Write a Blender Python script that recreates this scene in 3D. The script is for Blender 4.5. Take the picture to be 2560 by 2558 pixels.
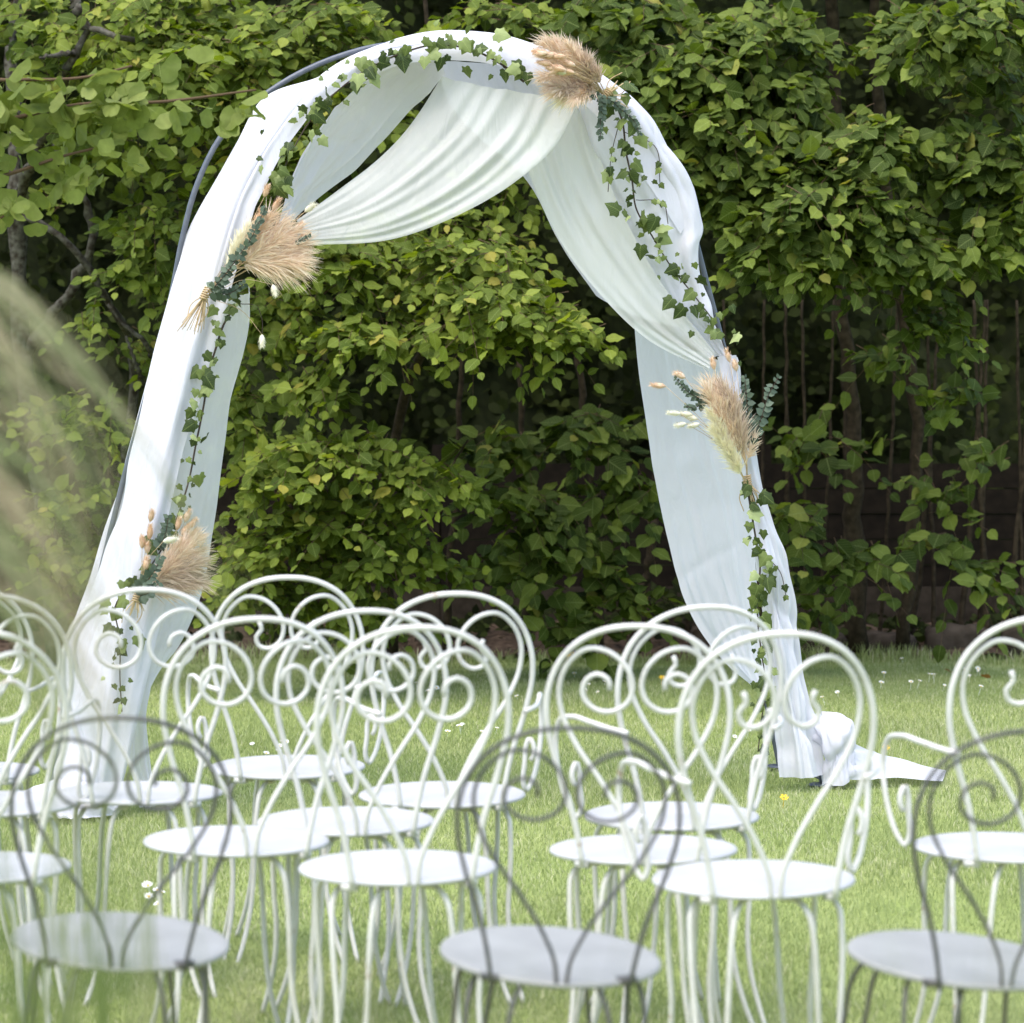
import bpy, math, random
import numpy as np
from mathutils import Vector, Matrix

random.seed(7)
RNG = np.random.default_rng(11)
for o in list(bpy.data.objects):
    bpy.data.objects.remove(o)
scene = bpy.context.scene
COL = scene.collection

# ------------------------------------------------------------------ camera, sky, sun, exposure
F = 7766.0                      # focal length in pixels of a 2560 px wide frame
CAM_H = 1.35
PITCH = math.atan((1279 - 1000) / F)
cam_d = bpy.data.cameras.new('camera')
cam_d.sensor_width = 36
cam_d.lens = 36 * F / 2560
cam_d.clip_start = 0.05
cam_d.clip_end = 500
cam_d.dof.use_dof = True
cam_d.dof.focus_distance = 10.8
cam_d.dof.aperture_fstop = 5.4
cam = bpy.data.objects.new('camera', cam_d)
COL.objects.link(cam)
cam.location = (0, 0, CAM_H)
cam.rotation_euler = (math.pi / 2 - PITCH, 0, 0)
scene.camera = cam

SUN_EL, SUN_AZ = math.radians(64), math.radians(210)      # azimuth clockwise from +Y: behind the camera, to the left
world = bpy.data.worlds.new('World')
scene.world = world
world.use_nodes = True
wn = world.node_tree.nodes
sky = wn.new('ShaderNodeTexSky')
sky.sky_type = 'NISHITA'
sky.sun_disc = False
sky.sun_elevation = SUN_EL
sky.sun_rotation = SUN_AZ
sky.air_density = 1.0
sky.dust_density = 2.5
sky.ozone_density = 1.3
wn['Background'].inputs['Strength'].default_value = 0.13
world.node_tree.links.new(sky.outputs[0], wn['Background'].inputs[0])
sun_d = bpy.data.lights.new('sun', 'SUN')
sun_d.energy = 1.1
sun_d.angle = math.radians(65)
sun_d.color = (1.0, 0.97, 0.93)
sun = bpy.data.objects.new('sun', sun_d)
COL.objects.link(sun)
sd = Vector((math.sin(SUN_AZ) * math.cos(SUN_EL), math.cos(SUN_AZ) * math.cos(SUN_EL), math.sin(SUN_EL)))
sun.rotation_euler = sd.to_track_quat('Z', 'Y').to_euler()
scene.view_settings.view_transform = 'Standard'
scene.view_settings.look = 'None'
scene.view_settings.gamma = 1
scene.view_settings.exposure = 1.8
scene.render.engine = 'CYCLES'
scene.cycles.max_bounces = 8
scene.cycles.transparent_max_bounces = 16

# ------------------------------------------------------------------ projection helpers (used to work out real positions)
FWD = np.array([0, math.cos(PITCH), -math.sin(PITCH)])
UP = np.array([0, math.sin(PITCH), math.cos(PITCH)])
CAMP = np.array([0, 0, CAM_H])

def ray(u, v):
    return np.array([1., 0, 0]) * ((u - 1280) / F) + UP * (-(v - 1279) / F) + FWD

def P(u, v, Y):
    d = ray(u, v)
    return CAMP + d * (Y / d[1])

def G(u, v, z=0.0):
    d = ray(u, v)
    return CAMP + d * ((z - CAM_H) / d[2])

# ------------------------------------------------------------------ mesh helpers
def spline(pts, n):
    p = np.array(pts, float)
    d = np.maximum(np.linalg.norm(np.diff(p, axis=0), axis=1), 1e-6)
    t = np.r_[0, np.cumsum(d)]
    m = np.gradient(p, t, axis=0)
    x = np.linspace(0, t[-1], n)
    i = np.clip(np.searchsorted(t, x, side='right') - 1, 0, len(t) - 2)
    h = (t[i + 1] - t[i])[:, None]
    s = (x - t[i])[:, None] / h
    return ((2*s**3 - 3*s**2 + 1) * p[i] + (s**3 - 2*s**2 + s) * h * m[i]
            + (-2*s**3 + 3*s**2) * p[i+1] + (s**3 - s**2) * h * m[i+1])

class MB:
    def __init__(self):
        self.v = []; self.f = []; self.t = []
    def add(self, verts, faces, tint=0.0):
        b = len(self.v)
        self.v.extend([tuple(map(float, x)) for x in verts])
        self.f.extend([tuple(int(i) + b for i in q) for q in faces])
        self.t.extend([tint] * len(verts))
    def tube(self, pts, r, sides=8, n=None, cap=True, tint=0.0):
        p = spline(pts, n) if n else np.array(pts, float)
        k = len(p)
        rr = np.full(k, r) if np.isscalar(r) else np.interp(np.linspace(0, 1, k), np.linspace(0, 1, len(r)), r)
        tg = np.gradient(p, axis=0)
        tg /= np.maximum(np.linalg.norm(tg, axis=1)[:, None], 1e-9)
        a = np.array([0, 0, 1.]) if abs(tg[0][2]) < .9 else np.array([1., 0, 0])
        nrm = np.cross(tg[0], a); nrm /= np.linalg.norm(nrm)
        vs = []
        ang = np.linspace(0, 2*math.pi, sides, endpoint=False)
        for i in range(k):
            nrm = nrm - tg[i] * np.dot(nrm, tg[i]); nrm /= max(np.linalg.norm(nrm), 1e-9)
            bi = np.cross(tg[i], nrm)
            for q in ang:
                vs.append(p[i] + rr[i] * (math.cos(q) * nrm + math.sin(q) * bi))
        fs = []
        for i in range(k - 1):
            for j in range(sides):
                j2 = (j + 1) % sides
                fs.append((i*sides+j, i*sides+j2, (i+1)*sides+j2, (i+1)*sides+j))
        if cap:
            fs.append(tuple(range(sides))[::-1])
            fs.append(tuple((k-1)*sides + j for j in range(sides)))
        self.add(vs, fs, tint)
    def lathe(self, prof, seg=40):
        vs, fs = [], []
        k = len(prof)
        for i in range(seg):
            a = 2*math.pi*i/seg
            for r, z in prof:
                vs.append((r*math.cos(a), r*math.sin(a), z))
        for i in range(seg):
            i2 = (i+1) % seg
            for j in range(k-1):
                fs.append((i*k+j, i2*k+j, i2*k+j+1, i*k+j+1))
        self.add(vs, fs)
    def box(self, c, s, rz=0.0):
        x, y, z = [q/2 for q in s]
        vs = [(-x,-y,-z),(x,-y,-z),(x,y,-z),(-x,y,-z),(-x,-y,z),(x,-y,z),(x,y,z),(-x,y,z)]
        ca, sa = math.cos(rz), math.sin(rz)
        vs = [(c[0]+a*ca-b*sa, c[1]+a*sa+b*ca, c[2]+d) for a, b, d in vs]
        self.add(vs, [(0,3,2,1),(4,5,6,7),(0,1,5,4),(1,2,6,5),(2,3,7,6),(3,0,4,7)])
    def mesh(self, name, mat, smooth=True):
        me = bpy.data.meshes.new(name)
        me.from_pydata(self.v, [], self.f)
        if any(self.t):
            me.attributes.new('tint', 'FLOAT', 'POINT').data.foreach_set('value', self.t)
        me.materials.append(mat)
        if smooth:
            me.polygons.foreach_set('use_smooth', [True]*len(me.polygons))
        me.update()
        return me
    def build(self, name, mat, parent=None, smooth=True, loc=None):
        return link(name, self.mesh(name, mat, smooth), parent, loc)

def link(name, me, parent=None, loc=None):
    o = bpy.data.objects.new(name, me)
    COL.objects.link(o)
    if parent: o.parent = parent
    if loc is not None: o.location = loc
    return o

def fast_mesh(name, V, T, mat, tint=None, smooth=False, lp=None):
    me = bpy.data.meshes.new(name)
    V = np.ascontiguousarray(V, np.float32); T = np.ascontiguousarray(T, np.int32)
    me.vertices.add(len(V)); me.vertices.foreach_set('co', V.ravel())
    me.loops.add(T.size); me.loops.foreach_set('vertex_index', T.ravel())
    me.polygons.add(len(T)); me.polygons.foreach_set('loop_start', np.arange(0, T.size, T.shape[1], dtype=np.int32))
    me.materials.append(mat)
    if smooth: me.polygons.foreach_set('use_smooth', np.ones(len(T), bool))
    if tint is not None:
        me.attributes.new('tint', 'FLOAT', 'POINT').data.foreach_set('value', np.ascontiguousarray(tint, np.float32))
    if lp is not None:
        me.attributes.new('lp', 'FLOAT_VECTOR', 'POINT').data.foreach_set('vector', np.ascontiguousarray(lp, np.float32).ravel())
    me.update(calc_edges=True)
    me.validate()
    return me

def tag(o, label, cat, group=None, kind=None):
    o['label'] = label; o['category'] = cat
    if group: o['group'] = group
    if kind: o['kind'] = kind
    return o

def empty(name, loc=(0, 0, 0), rz=0.0):
    o = bpy.data.objects.new(name, None)
    o.empty_display_size = .1
    COL.objects.link(o); o.location = loc; o.rotation_euler = (0, 0, rz)
    return o

def copy_tree(root):
    c = root.copy(); COL.objects.link(c)
    for ch in root.children:
        d = ch.copy(); COL.objects.link(d); d.parent = c
        for g in ch.children:
            e = g.copy(); COL.objects.link(e); e.parent = d
    return c

def struct(o):
    o['kind'] = 'structure'; return o

# ------------------------------------------------------------------ materials
def newmat(name):
    m = bpy.data.materials.new(name); m.use_nodes = True
    nt = m.node_tree
    return m, nt, nt.nodes, nt.links, nt.nodes['Principled BSDF'], nt.nodes['Material Output']

def ramp(nodes, stops):
    r = nodes.new('ShaderNodeValToRGB'); cr = r.color_ramp
    while len(cr.elements) < len(stops): cr.elements.new(.5)
    for e, (p, c) in zip(cr.elements, stops):
        e.position = p; e.color = (*c, 1)
    return r

def leaf_mat(name, stops, trans=.35, rough=.45, veins=False, spec=.12):
    m, nt, N, L, b, out = newmat(name)
    at = N.new('ShaderNodeAttribute'); at.attribute_name = 'tint'
    oi = N.new('ShaderNodeObjectInfo')
    ad = N.new('ShaderNodeMath'); ad.operation = 'ADD'
    fr = N.new('ShaderNodeMath'); fr.operation = 'FRACT'
    L.new(at.outputs['Fac'], ad.inputs[0]); L.new(oi.outputs['Random'], ad.inputs[1]); L.new(ad.outputs[0], fr.inputs[0])
    r = ramp(N, stops); L.new(fr.outputs[0], r.inputs[0])
    col = r.outputs[0]
    tc = N.new('ShaderNodeTexCoord')
    nz = N.new('ShaderNodeTexNoise'); nz.inputs['Scale'].default_value = 60; nz.inputs['Detail'].default_value = 3
    geo = N.new('ShaderNodeNewGeometry')
    L.new(geo.outputs['Position'], nz.inputs['Vector'])
    hs = N.new('ShaderNodeHueSaturation')
    mr = N.new('ShaderNodeMapRange'); mr.inputs['To Min'].default_value = .75; mr.inputs['To Max'].default_value = 1.25
    L.new(nz.outputs['Fac'], mr.inputs[0]); L.new(mr.outputs[0], hs.inputs['Value']); L.new(col, hs.inputs['Color'])
    if veins:
        lp = N.new('ShaderNodeAttribute'); lp.attribute_name = 'lp'
        sx = N.new('ShaderNodeSeparateXYZ'); L.new(lp.outputs['Vector'], sx.inputs[0])
        def mth(op, a, c=None):
            q = N.new('ShaderNodeMath'); q.operation = op
            for k_, w_ in enumerate((a, c)):
                if w_ is None: continue
                if isinstance(w_, (int, float)): q.inputs[k_].default_value = w_
                else: L.new(w_, q.inputs[k_])
            return q.outputs[0]
        ax = mth('ABSOLUTE', sx.outputs[0])
        mid = mth('LESS_THAN', ax, .018)
        w = mth('FRACT', mth('MULTIPLY', mth('SUBTRACT', sx.outputs[1], mth('MULTIPLY', ax, .75)), 7.0))
        side = mth('MULTIPLY', mth('LESS_THAN', w, .13), .55)
        vn = mth('MAXIMUM', mid, side)
        vm = N.new('ShaderNodeMix'); vm.data_type = 'RGBA'
        L.new(mth('MULTIPLY', vn, .38), vm.inputs['Factor']); L.new(hs.outputs[0], vm.inputs['A']); vm.inputs['B'].default_value = (.30, .36, .12, 1)
        hv = N.new('ShaderNodeHueSaturation'); L.new(vm.outputs['Result'], hv.inputs['Color'])
        hs = hv
    L.new(hs.outputs[0], b.inputs['Base Color'])
    b.inputs['Roughness'].default_value = rough
    b.inputs['Specular IOR Level'].default_value = spec
    tr = N.new('ShaderNodeBsdfTranslucent')
    hs2 = N.new('ShaderNodeHueSaturation'); hs2.inputs['Saturation'].default_value = 1.15; hs2.inputs['Value'].default_value = 1.3
    L.new(hs.outputs[0], hs2.inputs['Color']); L.new(hs2.outputs[0], tr.inputs[0])
    mx = N.new('ShaderNodeMixShader'); mx.inputs[0].default_value = trans
    L.new(b.outputs[0], mx.inputs[1]); L.new(tr.outputs[0], mx.inputs[2]); L.new(mx.outputs[0], out.inputs[0])
    return m

def plain(name, col, rough=.5, spec=.4, noise=None, scale=30, bump=0, metal=0, col2=None):
    m, nt, N, L, b, out = newmat(name)
    b.inputs['Roughness'].default_value = rough
    b.inputs['Specular IOR Level'].default_value = spec
    b.inputs['Metallic'].default_value = metal
    b.inputs['Base Color'].default_value = (*col, 1)
    geo = N.new('ShaderNodeTexCoord')
    nz = N.new('ShaderNodeTexNoise'); nz.inputs['Scale'].default_value = scale; nz.inputs['Detail'].default_value = 6
    L.new(geo.outputs['Object'], nz.inputs['Vector'])
    if col2 is not None:
        r = ramp(N, [(.35, col), (.7, col2)])
        L.new(nz.outputs['Fac'], r.inputs[0]); L.new(r.outputs[0], b.inputs['Base Color'])
    if bump:
        bp = N.new('ShaderNodeBump'); bp.inputs['Strength'].default_value = bump; bp.inputs['Distance'].default_value = .01
        L.new(nz.outputs['Fac'], bp.inputs['Height']); L.new(bp.outputs[0], b.inputs['Normal'])
    return m

def cloth_mat(name, col, trans, transp, fine=900):
    m, nt, N, L, b, out = newmat(name)
    b.inputs['Base Color'].default_value = (*col, 1); b.inputs['Roughness'].default_value = .75
    b.inputs['Specular IOR Level'].default_value = .2
    b.inputs['Sheen Weight'].default_value = .15
    tc = N.new('ShaderNodeTexCoord')
    nz = N.new('ShaderNodeTexNoise'); nz.inputs['Scale'].default_value = 9; nz.inputs['Detail'].default_value = 7; nz.inputs['Distortion'].default_value = 1.2
    mp = N.new('ShaderNodeMapping'); mp.inputs['Scale'].default_value = (1.6, 1.6, .45)
    L.new(tc.outputs['Object'], mp.inputs[0]); L.new(mp.outputs[0], nz.inputs['Vector'])
    bp = N.new('ShaderNodeBump'); bp.inputs['Strength'].default_value = .45; bp.inputs['Distance'].default_value = .02
    L.new(nz.outputs['Fac'], bp.inputs['Height']); L.new(bp.outputs[0], b.inputs['Normal'])
    t = N.new('ShaderNodeBsdfTranslucent'); t.inputs[0].default_value = (*col, 1)
    L.new(bp.outputs[0], t.inputs['Normal'])
    mx = N.new('ShaderNodeMixShader'); mx.inputs[0].default_value = trans
    L.new(b.outputs[0], mx.inputs[1]); L.new(t.outputs[0], mx.inputs[2])
    tp = N.new('ShaderNodeBsdfTransparent')
    mx2 = N.new('ShaderNodeMixShader')
    mr = N.new('ShaderNodeMapRange'); mr.inputs['To Min'].default_value = transp*.7; mr.inputs['To Max'].default_value = transp*1.3
    nz2 = N.new('ShaderNodeTexNoise'); nz2.inputs['Scale'].default_value = 5
    L.new(tc.outputs['Object'], nz2.inputs['Vector']); L.new(nz2.outputs['Fac'], mr.inputs[0]); L.new(mr.outputs[0], mx2.inputs[0])
    L.new(mx.outputs[0], mx2.inputs[1]); L.new(tp.outputs[0], mx2.inputs[2]); L.new(mx2.outputs[0], out.inputs[0])
    return m

M_LEAF_A = leaf_mat('hazel_leaf', [(0, (.05,.077,.009)), (.45, (.100,.138,.018)), (.8, (.165,.210,.030)), (.97, (.25,.29,.05)), (1, (.30,.26,.05))], .4, .6, True)
M_LEAF_B = leaf_mat('lime_leaf', [(0, (.032,.052,.008)), (.5, (.064,.095,.014)), (.85, (.115,.155,.024)), (.97, (.19,.235,.042)), (1, (.25,.23,.05))], .4, .6, True)
M_LEAF_D = leaf_mat('shade_leaf', [(0, (.010,.013,.004)), (.6, (.018,.024,.006)), (1, (.034,.046,.010))], .25, .7, False, .05)  # shade of the hollows between boughs is put into this leaf colour
M_GINKGO = leaf_mat('ginkgo_leaf', [(0, (.11,.145,.03)), (.6, (.165,.20,.048)), (1, (.22,.255,.075))], .4, .55)
M_IVY = leaf_mat('ivy_leaf', [(0, (.032,.05,.018)), (.4, (.065,.092,.028)), (.7, (.14,.18,.05)), (1, (.32,.37,.17))], .15, .5, True)
M_EUC = leaf_mat('eucalyptus_leaf', [(0, (.045,.066,.045)), (1, (.11,.145,.10))], .1, .5)
M_GRASS = leaf_mat('lawn_blade', [(0, (.22,.265,.095)), (.5, (.32,.365,.155)), (.85, (.40,.435,.215)), (1, (.52,.50,.33))], .35, .5)
M_ORN = leaf_mat('ornamental_blade', [(0, (.10,.13,.05)), (.35, (.19,.22,.10)), (.65, (.30,.29,.17)), (.85, (.34,.26,.17)), (1, (.46,.38,.27))], .3, .5)
def rusty(name, col, col2, rough):
    m = plain(name, col, rough, .3, scale=25, col2=col2, bump=.06)
    nt = m.node_tree; N, L = nt.nodes, nt.links; b = N['Principled BSDF']
    src = b.inputs['Base Color'].links[0].from_socket
    geo = N.new('ShaderNodeNewGeometry')
    nz = N.new('ShaderNodeTexNoise'); nz.inputs['Scale'].default_value = 16; nz.inputs['Detail'].default_value = 9; nz.inputs['Roughness'].default_value = .7
    L.new(geo.outputs['Position'], nz.inputs['Vector'])
    r = ramp(N, [(.62, (0, 0, 0)), (.70, (1, 1, 1))]); L.new(nz.outputs['Fac'], r.inputs[0])
    mx = N.new('ShaderNodeMix'); mx.data_type = 'RGBA'
    L.new(r.outputs[0], mx.inputs['Factor']); L.new(src, mx.inputs['A']); mx.inputs['B'].default_value = (.30, .20, .13, 1)
    L.new(mx.outputs['Result'], b.inputs['Base Color'])
    return m
M_ORN2 = leaf_mat('dark_grass_blade', [(0, (.10,.14,.04)), (.6, (.17,.21,.07)), (1, (.27,.29,.13))], .3, .6)
M_WHITE = rusty('white_paint', (.58,.57,.525), (.50,.49,.445), .5)
M_SEATW = plain('white_seat_paint', (.46,.46,.455), .5, .3, scale=7, col2=(.385,.385,.37), bump=.08)
M_DARK = plain('dark_grey_paint', (.045,.046,.048), .45, .4, scale=40, col2=(.075,.07,.066))
M_SEATG = plain('grey_seat_paint', (.225,.228,.212), .6, .25, scale=9, col2=(.28,.283,.265))
M_STEEL = plain('arch_steel', (.055,.065,.08), .4, .5, scale=30, col2=(.09,.10,.115))
M_CLOTH = cloth_mat('white_voile', (.735,.725,.775), .32, .10)
M_TULLE = cloth_mat('cream_tulle', (.76,.755,.72), .40, .26)
M_TULLE2 = cloth_mat('pale_tulle', (.75,.745,.75), .40, .16)
M_BARK = plain('lichen_bark', (.03,.024,.018), .95, .05, scale=35, col2=(.11,.105,.085), bump=.6)
M_STEM = plain('brown_stem', (.022,.017,.011), .95, .05, scale=30, col2=(.05,.038,.024), bump=.5)
M_TWIG = plain('twig', (.09,.06,.035), .8, .1)
M_VINE = plain('vine_stem', (.05,.035,.025), .7, .2)
M_FENCE = plain('shade_darkened_fence_wood', (.009,.007,.005), .9, .05, scale=18, col2=(.016,.012,.008), bump=.3)  # dark wood, with the shade of the foliage gaps put into its colour
M_GRAVEL = plain('concrete_board', (.024,.019,.013), .95, .05, scale=20, col2=(.045,.035,.025), bump=.3)
M_STONE = plain('kerb_stone', (.035,.028,.021), .95, .05, scale=14, col2=(.065,.052,.04), bump=.9)
M_PAMPAS = leaf_mat('pampas_plume', [(0, (.60,.45,.32)), (.5, (.72,.58,.44)), (1, (.80,.71,.59))], .3, .8)
M_PAMPASD = leaf_mat('brown_plume', [(0, (.42,.32,.24)), (.5, (.58,.46,.36)), (1, (.70,.60,.50))], .3, .8)
M_CREAMP = leaf_mat('cream_plume', [(0, (.70,.64,.46)), (1, (.80,.76,.60))], .3, .8)
M_BUNNY = leaf_mat('peach_bunny_tail', [(0, (.66,.45,.29)), (.6, (.72,.54,.38)), (1, (.80,.66,.52))], .2, .8)
M_BUNNYW = leaf_mat('cream_bunny_tail', [(0, (.74,.70,.56)), (1, (.82,.80,.68))], .2, .8)
M_STRAW = leaf_mat('straw', [(0, (.42,.30,.16)), (1, (.62,.48,.30))], .1, .7)
M_PETAL = plain('daisy_petal', (.80,.80,.78), .6, .3)
M_YELLOW = plain('yellow_petal', (.75,.45,.02), .6, .3)
M_DRYLEAF = plain('dry_leaf', (.30,.12,.04), .7, .2, scale=20, col2=(.42,.22,.09))

# ------------------------------------------------------------------ ground
def ground_mat():
    m, nt, N, L, b, out = newmat('lawn_soil')
    tc = N.new('ShaderNodeTexCoord')
    n1 = N.new('ShaderNodeTexNoise'); n1.inputs['Scale'].default_value = 90; n1.inputs['Detail'].default_value = 8
    n2 = N.new('ShaderNodeTexNoise'); n2.inputs['Scale'].default_value = 1.3; n2.inputs['Detail'].default_value = 4
    L.new(tc.outputs['Object'], n1.inputs[0]); L.new(tc.outputs['Object'], n2.inputs[0])
    r1 = ramp(N, [(.3, (.16,.20,.06)), (.7, (.27,.32,.11))]); L.new(n1.outputs['Fac'], r1.inputs[0])
    r2 = ramp(N, [(.35, (.18,.24,.06)), (.7, (.28,.30,.12))]); L.new(n2.outputs['Fac'], r2.inputs[0])
    mx = N.new('ShaderNodeMix'); mx.data_type = 'RGBA'; mx.inputs['Factor'].default_value = .45
    L.new(r1.outputs[0], mx.inputs['A']); L.new(r2.outputs[0], mx.inputs['B']); L.new(mx.outputs['Result'], b.inputs['Base Color'])
    b.inputs['Roughness'].default_value = .95
    b.inputs['Specular IOR Level'].default_value = .1
    return m
M_LAWN = ground_mat()
M_SOIL = plain('bed_soil', (.035,.024,.016), .95, .05, scale=25, col2=(.085,.06,.042), bump=1.0)

def hgt(x, y):
    return .012*np.sin(x*1.7+.4)*np.cos(y*1.3) + .006*np.sin(x*4.1+y*3.2)
def grid_sheet(name, x0, x1, y0, y1, nx, ny, zf, mat):
    xs = np.linspace(x0, x1, nx); ys = np.linspace(y0, y1, ny)
    X, Y = np.meshgrid(xs, ys)
    V = np.stack([X, Y, zf(X, Y)], -1).reshape(-1, 3)
    i = np.arange(nx*ny).reshape(ny, nx)
    Q = np.stack([i[:-1,:-1], i[:-1,1:], i[1:,1:], i[1:,:-1]], -1).reshape(-1, 4)
    return fast_mesh(name, V, Q, mat, smooth=True)
far_ground = link('terrain', grid_sheet('terrain', -120, 120, -60, 260, 4, 4, lambda x, y: x*0-.06, M_LAWN)); struct(far_ground)
lawn = link('lawn', grid_sheet('lawn', -9, 9, -3, 16.6, 90, 110, hgt, M_LAWN)); struct(lawn)
bed = link('planting_bed', grid_sheet('planting_bed', -9, 9, 16.05, 20, 120, 30,
      lambda x, y: .0 + .10*np.clip((y-16.05)/.5, 0, 1) + .025*np.sin(x*5.3+y*4)+.02*np.sin(x*13+2*y), M_SOIL)); struct(bed)

def grass_blades(name, n, xf, yr, hr, w, mat, lean=.5, seed=1, mow=None):
    r = np.random.default_rng(seed)
    y = r.uniform(yr[0], yr[1], n) if mow is None else mow(r, n)
    x = xf(r, y)
    h = r.uniform(hr[0], hr[1], n) * (0.75 + .5*np.clip(np.sin(x*2.3+1)*np.sin(y*1.9)+.3, 0, 1))
    a = r.uniform(0, 2*math.pi, n)
    ln = r.uniform(.1, 1, n) * lean * h
    dx, dy = np.cos(a), np.sin(a)
    b = r.uniform(0, 2*math.pi, n); wx, wy = np.cos(b)*w, np.sin(b)*w
    z = hgt(x, y)
    z0 = z - .005
    V = np.empty((n, 5, 3))
    V[:,0] = np.stack([x-wx, y-wy, z0], -1); V[:,1] = np.stack([x+wx, y+wy, z0], -1)
    mx, my, mz = x+dx*ln*.35, y+dy*ln*.35, z+h*.6
    V[:,2] = np.stack([mx-wx*.8, my-wy*.8, mz], -1); V[:,3] = np.stack([mx+wx*.8, my+wy*.8, mz], -1)
    V[:,4] = np.stack([x+dx*ln, y+dy*ln, z+h], -1)
    base = (np.arange(n)*5)[:,None,None]
    T = (np.array([[0,1,3],[0,3,2],[2,3,4]])[None] + base).reshape(-1, 3)
    pn = .5 + .5*np.sin(x*1.1+.6*np.sin(y*.9))*np.cos(y*.8+.5*np.sin(x*1.7))
    dry = np.clip(np.sin(x*2.9+1.3*np.sin(y*2.1))*np.sin(y*2.3+1.1*np.sin(x*1.9)+.7)-.45, 0, 1)
    t = np.clip(r.beta(2, 2.2, n)*.66 + pn*.26 + dry*.5, 0, .985)
    t = np.where(r.random(n) < .05, .985, t)
    return fast_mesh(name, V.reshape(-1, 3), T, mat, np.repeat(t, 5))
g = link('lawn_grass', grass_blades('lawn_grass', 320000, lambda r, y: r.uniform(-1, 1, len(y))*(y*.172+.35), (6.2, 16.2), (.010, .028), .0013, M_GRASS, 1.1, 3))
tag(g, 'short mown lawn grass spreading under the chairs and arch', 'grass', kind='stuff')
g = link('edge_grass', grass_blades('edge_grass', 4500, lambda r, y: r.uniform(-3.6, 3.6, len(y)), (15.8, 16.15), (.03, .09), .003, M_GRASS, .6, 5))
tag(g, 'taller unmown grass along the edge of the planting bed', 'grass', kind='stuff')

# ------------------------------------------------------------------ fence and stone edging at the back
fence = empty('wooden_fence', (0, 17.3, 0))
pm = MB(); pm.box((0, 0, 0), (1.79, .022, .135))
plank_me = pm.mesh('plank', M_FENCE, False)
for i in range(-3, 4):
    mb = MB(); mb.box((0, 0, .55), (.09, .09, 1.1)); mb.build('post', M_FENCE, fence, False, (i*1.8-.4, .06, 0))
    if i < 3:
        for k in range(5):
            o = link('plank', plank_me, fence, (i*1.8+.5, -.004*(k % 2)+random.uniform(-.003, .003), .36+k*.142))
        mb = MB(); mb.box((0, 0, .2), (1.795, .05, .22)); mb.build('gravel_board', M_GRAVEL, fence, False, (i*1.8+.5, 0, 0))
tag(fence, 'dark board fence behind the shrubs, wood darkened as shade, with concrete base boards', 'fence')

edge = empty('stone_edging', (0, 16.28, 0))
x = .9
random.seed(5)
while x < 4.0:
    w = random.uniform(.32, .55)
    h = random.uniform(.13, .19); d = .2
    V = []; n = 6
    mb = MB()
    # rough block: subdivided box with jitter
    nx, ny, nz = 5, 3, 3
    idx = {}
    vs, fs = [], []
    def gv(i, j, k):
        if (i, j, k) not in idx:
            idx[(i, j, k)] = len(vs)
            px, py, pz = (i/nx-.5)*(w-.02), (j/ny-.5)*d, k/nz*h
            rnd = 1 - .10*((abs(i/nx-.5)*2)**4 + (abs(k/nz-.5)*2)**4)
            vs.append((px*rnd+random.uniform(-.008, .008), py*rnd+random.uniform(-.012, .012), pz+random.uniform(-.008, .008)-(.02*(abs(i/nx-.5)*2)**4 if k == nz else 0)))
        return idx[(i, j, k)]
    for i in range(nx):
        for k in range(nz):
            fs.append((gv(i,0,k), gv(i+1,0,k), gv(i+1,0,k+1), gv(i,0,k+1)))
            fs.append((gv(i+1,ny,k), gv(i,ny,k), gv(i,ny,k+1), gv(i+1,ny,k+1)))
        for j in range(ny):
            fs.append((gv(i,j,nz), gv(i+1,j,nz), gv(i+1,j+1,nz), gv(i,j+1,nz)))
    for j in range(ny):
        for k in range(nz):
            fs.append((gv(0,j+1,k), gv(0,j,k), gv(0,j,k+1), gv(0,j+1,k+1)))
            fs.append((gv(nx,j,k), gv(nx,j+1,k), gv(nx,j+1,k+1), gv(nx,j,k+1)))
    mb.add(vs, fs)
    mb.build('stone', M_STONE, edge, True, (x+w/2, random.uniform(-.02, .02), 0))
    x += w
tag(edge, 'low edging of rough brown stones along the back right of the lawn', 'edging')

# ------------------------------------------------------------------ leaves and shrubs
def leaf_tpl(ys, ws, sag=.16, fold=.10, ser=.0, tw=0.0):
    V = [(0, y, -sag*y*y) for y in ys]
    n = len(ys)
    T = []
    R = {}; Lf = {}
    for i in range(1, n-1):
        k = 1 + ser*(1 if i % 2 else -1)
        R[i] = len(V); V.append((ws[i]*k, ys[i]-.02, -sag*ys[i]**2 + fold*ws[i]+.03*math.sin(i*2.1)))
        Lf[i] = len(V); V.append((-ws[i]*k, ys[i]-.02, -sag*ys[i]**2 + fold*ws[i]+.03*math.sin(i*1.7+1)))
    R[0] = Lf[0] = 0; R[n-1] = Lf[n-1] = n-1
    for i in range(n-1):
        for S, fl in ((R, 0), (Lf, 1)):
            a, b, c, d = i, S[i], S[i+1], i+1
            for t in ((a, b, c), (a, c, d)):
                if len(set(t)) == 3:
                    T.append(t if not fl else t[::-1])
    return np.array(V, float), np.array(T)
OVATE = leaf_tpl([0, .07, .2, .35, .5, .64, .78, .9, 1.05], [0, .20, .34, .40, .41, .37, .28, .15, 0], ser=.03)
ROUND = leaf_tpl([0, .06, .2, .36, .52, .66, .8, .9, 1.04], [0, .27, .43, .48, .47, .41, .29, .15, 0], ser=.03)
SMALL = leaf_tpl([0, .25, .6, 1.0], [0, .34, .36, 0])

def frames(d, nrm):
    y = d/np.linalg.norm(d, axis=1)[:, None]
    x = np.cross(y, nrm); x /= np.maximum(np.linalg.norm(x, axis=1)[:, None], 1e-6)
    z = np.cross(x, y)
    return np.stack([x, y, z], 1)       # rows are the axes

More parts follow.
